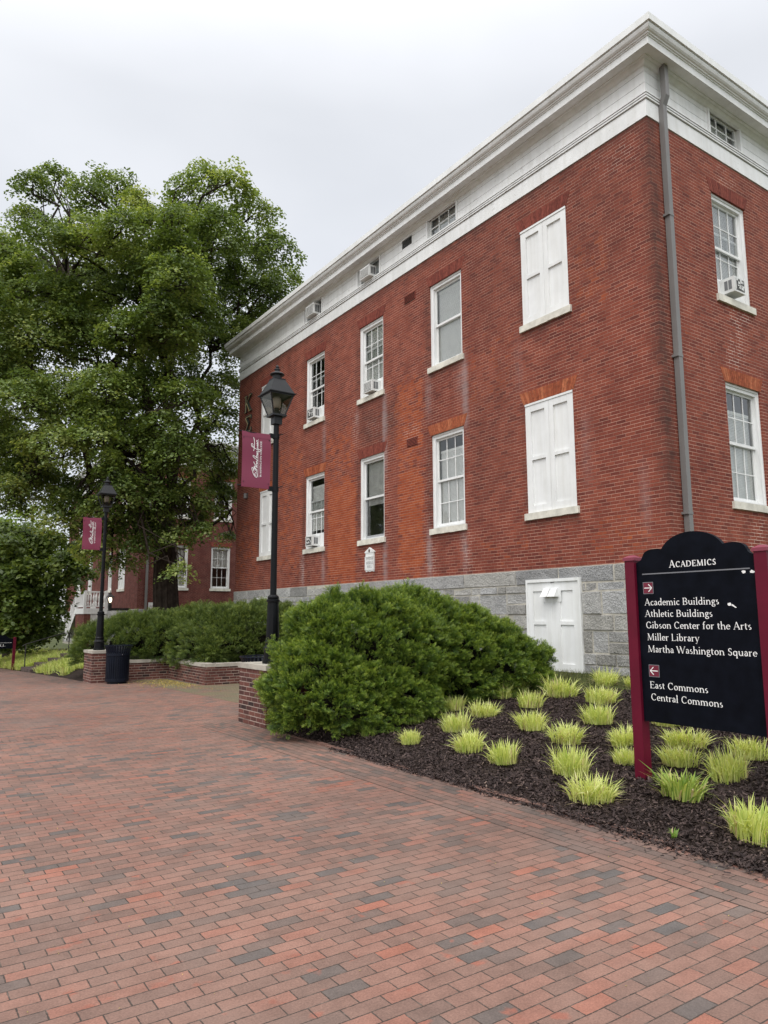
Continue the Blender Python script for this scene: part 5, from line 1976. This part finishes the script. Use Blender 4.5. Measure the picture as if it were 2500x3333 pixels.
# a ribbed, cleft lower trunk
for k in range(13):
    t = k / 13 * 2 * math.pi
    pts = [(p[0] + math.cos(t + 0.05 * i) * r, p[1] + math.sin(t + 0.05 * i) * r, p[2]) for i, (p, r) in enumerate(zip(tp[:5], [0.60, 0.50, 0.44, 0.41, 0.38]))]
    mb.tube(pts, [0.10, 0.075, 0.06, 0.055, 0.04], 6)
mains = []
for (dx, dy, dep, r0) in ((230, 800, 27.2, .22), (150, 620, 27.4, .20), (300, 700, 28.2, .24), (385, 720, 28.4, .17), (455, 760, 31.0, .12), (120, 900, 26.6, .18), (330, 560, 28.4, .18), (250, 980, 26.4, .16), (440, 940, 29.6, .11)):
    q = pix(dx, dy, dep)
    st = np.array(tp[5]) + rng.normal(0, 0.12, 3) if dy < 850 else np.array(tp[4])
    mains.append((limb(mb, st, q, r0, r0 * 0.5, 0.04, 8, 0.5, 10)[-1], r0 * 0.5))
for c, r in clusters:
    c = np.array(c)
    j = int(np.argmin([np.linalg.norm(m_[0] - c) + (0.8 if m_[0][2] > c[2] else 0) for m_ in mains]))
    if np.linalg.norm(mains[j][0] - c) < 6.5:
        end = c + np.array([0, 0, 0.1])
        pts = limb(mb, mains[j][0], end, min(mains[j][1], 0.075), 0.025, 0.05, 6, 0.8, 6)
        for k in range(5):
            limb(mb, pts[3 + k % 3], c + rdir(1)[0] * r * np.array([0.75, 0.75, 0.6]), 0.026, 0.010, 0.03, 4, 0.9, 5)
# low limb with hanging twigs in front of the far hall
limb(mb, tp[4], pix(500, 1100, 27.4), 0.11, 0.05, 0.05, 6, 0.6, 7)
limb(mb, pix(470, 1085, 27.4), pix(497, 1150, 27.3), 0.045, 0.02, 0.0, 4, 0.5, 6)
mb.build('trunk', M['bark'], TREE, smooth=True)

# --- chestnut and other trees at the left
CH = thing('chestnut_tree', (5.6, 36.5, -0.3), 'dark broad-leaved tree sweeping to the ground behind the hall sign', 'tree')
cl = []
for x, y, r in ((10, 1160, 46), (60, 1165, 44), (105, 1180, 46), (20, 1230, 52), (80, 1235, 50), (135, 1225, 44), (15, 1300, 52), (75, 1305, 50), (108, 1295, 40), (20, 1350, 34), (70, 1358, 32), (105, 1352, 28), (168, 1195, 34), (172, 1240, 28), (140, 1262, 30), (-50, 1200, 70), (-60, 1300, 70), (-130, 1250, 80), (112, 1330, 26), (30, 1378, 30), (72, 1382, 26), (104, 1374, 24), (-15, 1375, 34), (45, 1330, 40), (28, 1215, 36), (45, 1262, 34), (30, 1300, 34), (35, 1345, 32), (20, 1180, 34), (12, 1250, 40), (60, 1230, 36), (-12, 1290, 42), (48, 1300, 36)):
    dep = rs.uniform(33.2, 35.6) if len(cl) < 26 else rs.uniform(32.6, 33.4)
    R = r * dep / (F_PX / SC)
    cl.append((pix(x, y, dep), (R, R, R * 0.8)))
crown('crown', cl, CH, M['leaf_dark'], per=8, leaves=24, lsize=0.24, spray=0.46, droop=0.4)
mb = MB()
limb(mb, (4.3, 39.2, -0.9), (4.4, 39.0, 5.0), 0.26, 0.10, 0, 7, 0.2, 10)
for c, r in cl:
    limb(mb, (4.35, 39.1, max(1.0, c[2] - 0.8)), c, 0.045, 0.015, 0.05, 5, 0.5, 5)
mb.build('trunk', M['bark'], CH, smooth=True)

BT = thing('young_tree', (5.5, 42, -0.6), 'bright yellow-green tree glimpsed behind the dark broad-leaved tree', 'tree')
cl = []
for x, y, r in ((35, 1125, 34), (75, 1112, 34), (105, 1140, 30), (10, 1150, 32), (55, 1165, 36), (110, 1175, 30), (130, 1210, 30), (90, 1215, 36)):
    dep = rs.uniform(38, 41)
    R = r * dep / (F_PX / SC)
    cl.append((pix(x, y, dep), (R, R, R * 0.85)))
crown('crown', cl, BT, M['leaf_bright'], per=4.0, leaves=20, lsize=0.2, spray=0.45)
mb = MB()
limb(mb, (5.5, 42, -1), pix(60, 1150, 39.5), 0.2, 0.08, 0, 6, 0.2, 8)
for c, r in cl:
    limb(mb, pix(60, 1190, 39.5), c, 0.06, 0.02, 0.03, 4, 0.5, 5)
mb.build('trunk', M['bark'], BT, smooth=True)

BW = []
for i, (x, y, w, h, label) in enumerate(((1.5, 62, 6.0, 9.0, 'dark tree in the distance left of the stair porch'), (8.5, 64, 5.5, 8.0, 'dark tree in the distance right behind the stair porch'), (-7, 58, 6.5, 10.0, 'distant dark tree at the far left edge'))):
    T = thing('distant_tree', (x, y, -1.0), label, 'tree', 'distant trees')
    cl = []
    for k in range(16):
        th = rs.uniform(0, 6.28)
        rr = rs.uniform(0.1, 0.75) * w * 0.55
        zz_ = -0.4 + h * (0.06 + 0.82 * rs.random())
        cl.append(((x + rr * math.cos(th), y + rr * math.sin(th) * 0.7, zz_), rs.uniform(1.2, 1.9)))
    crown('crown', cl, T, M['leaf_dark'], per=4.5, leaves=26, lsize=0.3, spray=0.6)
    mb = MB()
    limb(mb, (x, y, -1.3), (x, y, h * 0.7), 0.28, 0.08, 0, 6, 0.15, 8)
    for c, r in cl[::2]:
        limb(mb, (x, y, max(0.8, c[2] - 1)), c, 0.07, 0.02, 0.03, 4, 0.4, 5)
    mb.build('trunk', M['bark'], T, smooth=True)
for i, (x, y, w, h, label) in enumerate(((5.0, 52.5, 2.6, 3.0, 'dark rounded shrub by the foot of the porch stair'), (1.8, 45, 3.0, 2.6, 'dark shrub low behind the hall sign at the far left'))):
    T = thing('shrub', (x, y, -0.8), label, 'shrub', 'far shrubs')
    cl = [((x + rs.uniform(-.5, .5) * w, y + rs.uniform(-.4, .4) * w, -0.5 + h * rs.uniform(0.1, 0.75)), rs.uniform(0.6, 0.95)) for k in range(10)]
    crown('foliage', cl, T, M['leaf_dark'], per=5, leaves=20, lsize=0.16, spray=0.35)
    mb = MB()
    for c, r in cl:
        limb(mb, (x, y, -0.9), c, 0.04, 0.012, 0, 4, 0.3, 5)
    mb.build('stems', M['bark'], T)


# --- yew: sprays of narrow needles on lumpy mounds
def yew_mass(name, blobs, parent, mat, dens, needle, nper, lump=0.16, spr=0.13, zmin=None, tint_mu=0.46, clip=None, lf=3.2, grp=9, brl=0.17):
    P, N = [], []
    bl = [(np.array(c, float), np.array(r, float)) for c, r in blobs]
    def field(q):
        f = np.zeros(len(q))
        for c2, r2 in bl:
            f += np.exp(-2.2 * ((((q - c2) / r2) ** 2).sum(1) - 1))
        return f
    for i, (c, r) in enumerate(bl):
        area = 4 * math.pi * ((r[0] * r[1]) ** 1.6 / 3 + (r[0] * r[2]) ** 1.6 / 3 + (r[1] * r[2]) ** 1.6 / 3) ** (1 / 1.6)
        n = int(area * dens)
        d = rdir(n)
        d[:, 2] = np.where(d[:, 2] < -0.55, -d[:, 2], d[:, 2])
        lo, hi = np.full(n, 0.4), np.full(n, 1.55)
        keep = field(c + d * r * hi[:, None]) < 1
        for _ in range(16):
            mdl = (lo + hi) / 2
            ins = field(c + d * r * mdl[:, None]) > 1
            lo, hi = np.where(ins, mdl, lo), np.where(ins, hi, mdl)
        p = c + d * r * lo[:, None]
        g_ = np.stack([field(p + e_) - field(p - e_) for e_ in np.eye(3) * 0.02], 1)
        nn = unit(-g_)
        ph = np.array([0.3, 1.7, 4.0, 2.2, 5.1, 0.9])

        def wv(q, f, o):
            return np.sin(q[:, 0] * f + ph[o]) * np.sin(q[:, 1] * f * 1.1 + ph[o + 1]) + np.sin(q[:, 2] * f * 1.25 + q[:, 0] * f * 0.5 + ph[o + 2]) * 0.8
        L = wv(p, lf, 0) * 0.45 + wv(p, lf * 2.6, 3) * 0.55
        p = p + nn * (lump * (L - 0.5) + 0.07 * np.sin(p[:, 0] * 17 + 2 * np.sin(p[:, 1] * 9)) * np.sin(p[:, 2] * 19 + 2 * np.sin(p[:, 0] * 8)) * np.cos(p[:, 1] * 16) + rng.uniform(-0.16, 0.04, n))[:, None]
        if zmin is not None:
            keep &= p[:, 2] > zmin(p)
        if clip is not None:
            keep &= clip(p)
        P.append(p[keep])
        N.append(nn[keep])
    A0_, N0 = np.concatenate(P), np.concatenate(N)
    m_, g = len(A0_), grp
    # each branchlet is a shelf of sprays leaning out and up from its anchor
    bax = unit(N0 * 0.9 + np.array([0, 0, 0.30]) + rng.normal(0, 0.30, (m_, 3)))
    bs = unit(np.cross(bax, np.array([0, 0, 1.0]) + rng.normal(0, 0.35, (m_, 3))))
    bt = np.cross(bs, bax)
    q1, q2, q3 = rng.uniform(-1, 1, (m_, g, 1)), rng.uniform(0, 1, (m_, g, 1)), rng.normal(0, 0.22, (m_, g, 1))
    P = (A0_[:, None] + bax[:, None] * (q2 * brl * (1 - 0.35 * np.abs(q1))) + bs[:, None] * (q1 * brl * 0.62) + bt[:, None] * (q3 * brl * 0.5)).reshape(-1, 3)
    ax = unit((bax[:, None] * 0.9 + bs[:, None] * q1 * 0.75 + bt[:, None] * (q3 * 0.6)).reshape(-1, 3) + rng.normal(0, 0.22, (m_ * g, 3)))
    bright = np.repeat(rng.normal(0, 0.07, m_), g) + (q2.reshape(-1) - 0.55) * 0.22
    n = len(P)
    side = unit(np.cross(ax, rdir(n)))
    top = np.cross(side, ax)
    k = nper
    f = np.linspace(0.08, 1.0, k)[None, :] + rng.uniform(-0.04, 0.04, (n, k))
    ln = spr * rng.uniform(0.7, 1.3, (n, 1))
    base = P[:, None] + ax[:, None] * (f * ln)[..., None] - ax[:, None] * (ln * 0.5)[..., None]
    sg = np.where(np.arange(k) % 2 == 0, 1.0, -1.0)[None, :, None]
    nd = unit(ax[:, None] * 0.75 + side[:, None] * sg * 0.95 + top[:, None] * rng.uniform(-0.35, 0.55, (n, k, 1)))
    nl = needle * rng.uniform(0.75, 1.2, (n, k))[..., None] * (1.15 - 0.45 * f[..., None])
    wn = unit(np.cross(nd, top[:, None] + 0.3 * rng.normal(size=(n, k, 3)))) * needle * 0.15
    tip = base + nd * nl
    midp = base + nd * nl * 0.45
    V = np.stack([base, midp + wn, tip, midp - wn], 2).reshape(-1, 3)
    tv = tint_mu + bright[:, None] + rng.normal(0, 0.06, (n, 1)) + 0.42 * (f - 0.5) + rng.normal(0, 0.06, (n, k))
    tv = np.clip(tv, 0, 1).ravel()
    return fast_mesh(name, V, 4, mat, parent, attr=tint_attr(tv, 4)), P


def core(name, blobs, parent, mat, shrink, zlow):  # solid dark blobs inside the foliage, standing in for twigs and inner shade
    mb = MB()
    for c, r in blobs:
        n = 14
        prof = []
        base = len(mb.v)
        R = [q - shrink for q in r]
        for i in range(9):
            ph = -math.pi / 2 + math.pi * i / 8
            for j in range(n):
                t = 2 * math.pi * j / n
                mb.v.append((c[0] + R[0] * math.cos(ph) * math.cos(t), c[1] + R[1] * math.cos(ph) * math.sin(t), max(c[2] + R[2] * math.sin(ph), zlow)))
        for i in range(8):
            for j in range(n):
                j2 = (j + 1) % n
                mb.f.append((base + i * n + j, base + i * n + j2, base + (i + 1) * n + j2, base + (i + 1) * n + j))
                mb.m.append(0)
    return mb.build(name, mat, parent)


BUSH = [((5.60, 9.42, 0.88), (0.95, 0.86, 0.96)), ((6.55, 9.62, 0.94), (1.05, 0.98, 1.02)), ((7.35, 9.82, 0.94), (1.0, 0.92, 1.02)), ((8.15, 9.72, 0.84), (0.98, 0.9, 0.98)), ((8.90, 9.60, 0.70), (0.86, 0.82, 0.84)),
        ((5.22, 9.10, 0.42), (0.72, 0.76, 0.60)), ((6.2, 8.98, 0.42), (0.80, 0.62, 0.62)), ((9.52, 9.48, 0.55), (0.56, 0.62, 0.58))]
YB = thing('yew_bush', (6.9, 9.7, 0.1), 'huge rounded dark green yew bush in front of the brick hall', 'bush')
yew_mass('foliage', BUSH, YB, M['yew'], 112, 0.027, 14, lump=0.13, spr=0.085, grp=17, brl=0.135, zmin=lambda p: np.maximum((p[:, 0] - 4.86) * BEDK, 0) + 0.03, clip=lambda p: ~((p[:, 0] > 4.8) & (p[:, 0] < 5.6) & (p[:, 1] > 10.08) & (p[:, 1] < 11.2)))
core('dark_core', BUSH, YB, M['core_dark'], 0.44, 0.05)

HEDGE = [((5.35, 23.0, 0.50), (0.62, 0.8, 0.80)), ((6.1, 22.6, 0.80), (0.80, 0.95, 0.82)), ((7.0, 22.2, 0.92), (0.85, 1.1, 0.85)), ((7.8, 21.3, 0.95), (0.85, 1.25, 0.86)), ((8.1, 20.1, 0.95), (0.9, 1.3, 0.86)),
         ((9.0, 19.6, 0.98), (0.95, 1.1, 0.9)), ((9.9, 20.1, 1.0), (0.85, 1.4, 0.9)), ((9.0, 22.4, 0.95), (1.1, 1.4, 0.9)), ((7.2, 23.6, 0.85), (1.4, 1.1, 0.82)), ((10.1, 22.6, 1.0), (0.8, 1.5, 0.9)), ((7.45, 20.0, 0.72), (0.42, 1.3, 0.5)), ((6.6, 21.75, 0.65), (0.7, 0.42, 0.5))]
YH = thing('yew_hedge', (8.0, 21.5, 0), 'long clipped yew hedge above the low garden wall', 'hedge')
yew_mass('foliage', HEDGE, YH, M['yew_hedge'], 48, 0.046, 11, lump=0.13, spr=0.14, grp=12, brl=0.22, zmin=lambda p: 0.30 + 0 * p[:, 0], tint_mu=0.45, lf=2.4,
         clip=lambda p: ~((p[:, 0] < 6.95) & (p[:, 1] < 21.1)) & ~((p[:, 0] < 5.62) & (p[:, 1] < 21.9)))
core('dark_core', HEDGE, YH, M['core_dark'], 0.42, 0.1)

# ------------------------------------------------------------------ mulch, grass, ground cover, blossoms
n = 105000
xy = np.stack([rng.uniform(4.88, 9.95, n), rng.uniform(1.6, 10.0, n)], 1)
ext = 6500
sp = np.stack([4.9 - np.abs(rng.normal(0, 0.055, ext)), rng.uniform(1.2, 8.2, ext)], 1)
sp2 = np.stack([4.9 - np.abs(rng.normal(0, 0.12, 700)), rng.uniform(1.4, 4.0, 700)], 1)
xy = np.concatenate([xy, sp, sp2])
z = np.clip((xy[:, 0] - 4.86) * BEDK, 0, 0.57) + rng.uniform(0.004, 0.022, len(xy)) + 0.012 * np.sin(xy[:, 0] * 5) * np.sin(xy[:, 1] * 4)
c = np.column_stack([xy, np.maximum(z, 0.006)])
nm = unit(np.column_stack([rng.normal(0, 0.6, (len(c), 2)), np.ones(len(c))]))
L = rng.uniform(0.014, 0.055, len(c))
t = unit(np.cross(nm, rdir(len(c))))
b = np.cross(nm, t)
w = (rng.uniform(0.004, 0.0095, len(c)))[:, None]
Lh = L[:, None] / 2
V = np.stack([c - t * Lh - b * w * 0.6, c + t * Lh * 0.9 - b * w, c + t * Lh + b * w * 0.5, c - t * Lh * 0.85 + b * w], 1).reshape(-1, 3)
fast_mesh('mulch', V, 4, M['chip'], attr=tint_attr(np.clip(rng.beta(2, 2.6, len(c)), 0, 1), 4))['kind'] = 'stuff'


def blades(base, n, h, spread, width, tint, lean=0.5, rad=0.1):
    """n arching blades springing from a disc; returns quads (3 per blade) and tints"""
    base = np.array(base, float)
    th = rng.uniform(0, 2 * math.pi, n)
    r0 = rad * np.sqrt(rng.random(n))
    b0 = base + np.column_stack([r0 * np.cos(th), r0 * np.sin(th), np.zeros(n)])
    az = th + rng.normal(0, 0.7, n)
    out = np.column_stack([np.cos(az), np.sin(az), np.zeros(n)])
    hh = h * rng.uniform(0.50, 1.15, n)
    le = spread * rng.uniform(0.1, 1.0, n) * (0.35 + 0.65 * r0 / rad)
    sd = np.column_stack([-np.sin(az), np.cos(az), np.zeros(n)])
    tw = rng.uniform(-0.9, 0.9, n)
    sd = sd * np.cos(tw)[:, None] + out * np.sin(tw)[:, None]
    up = np.array([0, 0, 1.0])
    fs = [0, 0.38, 0.72, 1.0]
    drop = rng.uniform(0.0, 0.52, n)
    P = []
    for f in fs:
        zz_ = hh * (f - drop * f ** 3)
        P.append(b0 + out * (le * f ** 1.9)[:, None] + up * zz_[:, None])
    wd_ = width * rng.uniform(0.7, 1.25, n)
    ws = [0.75, 1.0, 0.8, 0.08]
    Q = []
    for i in range(3):
        a0, a1 = sd * (wd_ * ws[i])[:, None], sd * (wd_ * ws[i + 1])[:, None]
        Q.append(np.stack([P[i] - a0, P[i] + a0, P[i + 1] + a1, P[i + 1] - a1], 1))
    V = np.stack(Q, 1).reshape(-1, 3)
    tv = np.clip(tint + rng.normal(0, 0.17, n), 0, 0.96)
    dead = rng.random(n) < 0.06
    tv[dead] = 1.0
    return V, np.repeat(tv, 3)


def dead_fringe(n, rad):
    V, tv = blades((0, 0, 0.01), n, 0.06, 0.26, 0.004, 1.0, rad=rad)
    return V, np.ones_like(tv)


def liriope_mesh(k, n=230, tint=0.62, h=0.335, spread=0.20, width=0.0062, rad=0.13):
    parts = [blades((ox, oy, 0), n // 2, h * s, spread, width, tint, rad=rad * (1.0 if s == 1.0 else 0.8)) for ox, oy, s in ((0.05 * math.cos(k), 0.05 * math.sin(k), 1.0), (-0.06 * math.cos(k), -0.06 * math.sin(k), 0.92))]
    parts.append(dead_fringe(34, rad * 1.15))
    V = np.concatenate([p[0] for p in parts])
    tv = np.concatenate([p[1] for p in parts])
    return V, tv


LIR = [
    (6.38, 8.55, .78, 'pale liriope tuft touching the bush foot, directly behind a second small tuft'),
    (5.61, 7.56, .80, 'small pale liriope tuft nearest the front foot of the yew bush'),
    (7.35, 8.75, .95, 'pale liriope tuft against the bush side, leftmost of the middle rows'),
    (7.28, 8.03, .98, 'pale liriope tuft just right of the one against the bush side'),
    (6.41, 7.62, .98, 'pale liriope tuft half hidden behind a bigger tuft near the bush'),
    (5.83, 6.69, 1.0, 'full pale liriope tuft in front of the half hidden one near the bush'),
    (5.68, 5.95, 1.02, 'wide pale liriope tuft, second from the bush along the front row'),
    (9.29, 10.05, .85, 'dark green liriope tuft in the shade at the bush right end'),
    (8.40, 8.83, .82, 'small pale liriope tuft squeezed against the bush right flank'),
    (8.99, 9.07, 1.05, 'pale liriope tuft beside the bush end, below the white door'),
    (8.07, 7.89, 1.05, 'pale liriope tuft in the third row, behind a taller tuft'),
    (7.03, 6.86, 1.05, 'tall pale liriope tuft standing alone mid bed left of the sign'),
    (9.02, 8.14, 1.25, 'broad pale liriope tuft straight below the white basement door'),
    (6.77, 6.04, 1.0, 'pale liriope tuft mid bed, in line above two front tufts'),
    (5.78, 5.12, 1.0, 'pale liriope tuft behind the frontmost one left of the sign'),
    (5.29, 4.46, 1.0, 'frontmost pale liriope tuft left of the sign, closest to the pavers'),
    (10.21, 8.22, 1.1, 'pale liriope tuft on the grass edge at the granite wall'),
    (8.88, 7.23, 1.2, 'pale liriope tuft, upper of the overlapping pair left of the sign post'),
    (7.75, 6.37, 1.05, 'pale liriope tuft, lower of the overlapping pair left of the sign post'),
    (7.06, 5.45, .95, 'pale liriope tuft just left of the sign post at mid height'),
    (6.43, 4.95, .72, 'small pale liriope tuft peeking out left of the sign post foot'),
    (6.68, 4.52, 1.0, 'pale liriope tuft peeking out right of the sign post foot'),
    (5.82, 3.94, 1.05, 'greener spreading liriope tuft right in front of the sign post'),
    (7.34, 4.88, 1.0, 'pale liriope tuft under the left half of the sign panel'),
    (6.54, 3.92, 1.05, 'bright liriope tuft under the right half of the sign panel'),
    (7.30, 4.14, 1.0, 'pale liriope tuft under the right end of the sign panel'),
    (5.37, 3.05, 1.1, 'pale liriope tuft at the right edge, nearest to the viewer'),
    (8.13, 5.64, .9, 'pale liriope tuft behind the sign post, under the panel corner'),
    (10.24, 7.67, .75, 'small pale liriope tuft on the grass behind the sign post'),
    (5.50, 8.38, .62, 'sparse dark liriope tuft at the very foot of the yew bush'),
]
protos = []
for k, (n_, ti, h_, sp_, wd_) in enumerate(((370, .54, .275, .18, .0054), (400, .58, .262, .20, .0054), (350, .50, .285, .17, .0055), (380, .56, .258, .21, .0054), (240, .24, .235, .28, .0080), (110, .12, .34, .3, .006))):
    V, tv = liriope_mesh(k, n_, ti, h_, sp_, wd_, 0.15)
    protos.append((V, tv))
pm = {}
rr = random.Random(21)
for i, (x, y, s, lab) in enumerate(LIR):
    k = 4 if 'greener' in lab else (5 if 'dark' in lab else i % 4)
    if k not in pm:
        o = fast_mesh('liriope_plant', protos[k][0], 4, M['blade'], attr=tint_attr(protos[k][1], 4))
        pm[k] = o
    else:
        o = pm[k].copy()
        COL.objects.link(o)
    o.location = (x, y, bed_z(x) + 0.005)
    o.rotation_euler = (rr.uniform(-.1, .1), rr.uniform(-.1, .1), rr.uniform(0, 6.28))
    o.scale = (s * rr.uniform(.88, 1.1), s * rr.uniform(.88, 1.1), s * rr.uniform(.85, 1.08))
    tag(o, lab, 'plant', 'liriope tufts in the mulch bed')

# a weed near the pavers
V, tv = blades((0, 0, 0), 14, 0.09, 0.09, 0.006, 0.05, rad=0.02)
o = fast_mesh('weed', V, 4, M['blade'], attr=tint_attr(tv, 4))
o.location = (4.98, 3.45, 0.02)
tag(o, 'tiny green weed sprouting in the mulch close to the brick edging', 'plant')

# thin grass along the wall
n = 16000
xy = np.stack([rng.uniform(9.65, 11.1, n), rng.uniform(1.0, 10.8, n)], 1)
keep = rng.random(n) < np.clip((xy[:, 0] - 9.5 + 0.25 * np.sin(xy[:, 1] * 3)) / 0.5, 0, 1)
xy = xy[keep]
n = len(xy)
b0 = np.column_stack([xy, np.clip((xy[:, 0] - 4.86) * BEDK, 0, 0.57) + 0.005])
az = rng.uniform(0, 6.28, n)
out = np.column_stack([np.cos(az), np.sin(az), np.zeros(n)])
sd = np.column_stack([-np.sin(az), np.cos(az), np.zeros(n)]) * 0.0028
hh = rng.uniform(0.03, 0.095, n)[:, None]
tipg = b0 + out * hh * 0.6 + np.array([0, 0, 1.0]) * hh
V = np.stack([b0 - sd, b0 + sd, tipg + sd * 0.2, tipg - sd * 0.2], 1).reshape(-1, 3)
fast_mesh('grass', V, 4, M['grass'], attr=tint_attr(rng.random(n), 4))['kind'] = 'stuff'

# pale ground cover on the far bank: reads as one mass
PV, PT_ = [], []
for i in range(1150):
    y = rng.uniform(22.3, 44)
    x = 4.98 + abs(rng.normal(0, 1)) * 0.95 if y > 33.0 else rng.uniform(5.0, 7.6)
    if 30.7 < y < 33.2 and 4.8 < x < 7.0:
        continue
    if y < 30.7 and rng.random() < (0.70 if x < 5.3 else 0.15):
        continue
    if y < 26 and x > 5.2:
        continue
    V, tv = blades((x, y, bank_z(min(x, 12), y)), 40, rng.uniform(0.24, 0.34), 0.26, 0.010, 0.42, rad=0.17)
    PV.append(V)
    PT_.append(tv)
fast_mesh('ground_cover', np.concatenate(PV), 4, M['blade'], attr=tint_attr(np.concatenate(PT_), 4))['kind'] = 'stuff'

# fallen blossoms in the corner of the recess, stray petals over the paving
n = 2600
a = rng.normal(0, 1, (n, 2))
xy = np.column_stack([6.55 - np.abs(a[:, 0]) * 0.55 + 0.35, 19.7 + a[:, 1] * 0.95])
xy = xy[(xy[:, 0] < 7.02) & (xy[:, 1] < 21.2)]
n2 = 900
xy = np.concatenate([xy, np.stack([rng.uniform(-3.5, 4.8, n2), rng.uniform(1.5, 14, n2)], 1)])
c = np.column_stack([xy, np.array([path_z(q) for q in xy[:, 1]]) + 0.006])
nm = unit(np.column_stack([rng.normal(0, 0.25, (len(c), 2)), np.ones(len(c))]))
sz = np.where(np.arange(len(c)) < len(c) - n2, rng.uniform(0.02, 0.05, len(c)), rng.uniform(0.005, 0.014, len(c)))
fast_mesh('fallen_blossom', leaf_quads(c, nm, sz, 0.45), 4, M['petal'], attr=tint_attr(rng.random(len(c)), 4))['kind'] = 'stuff'
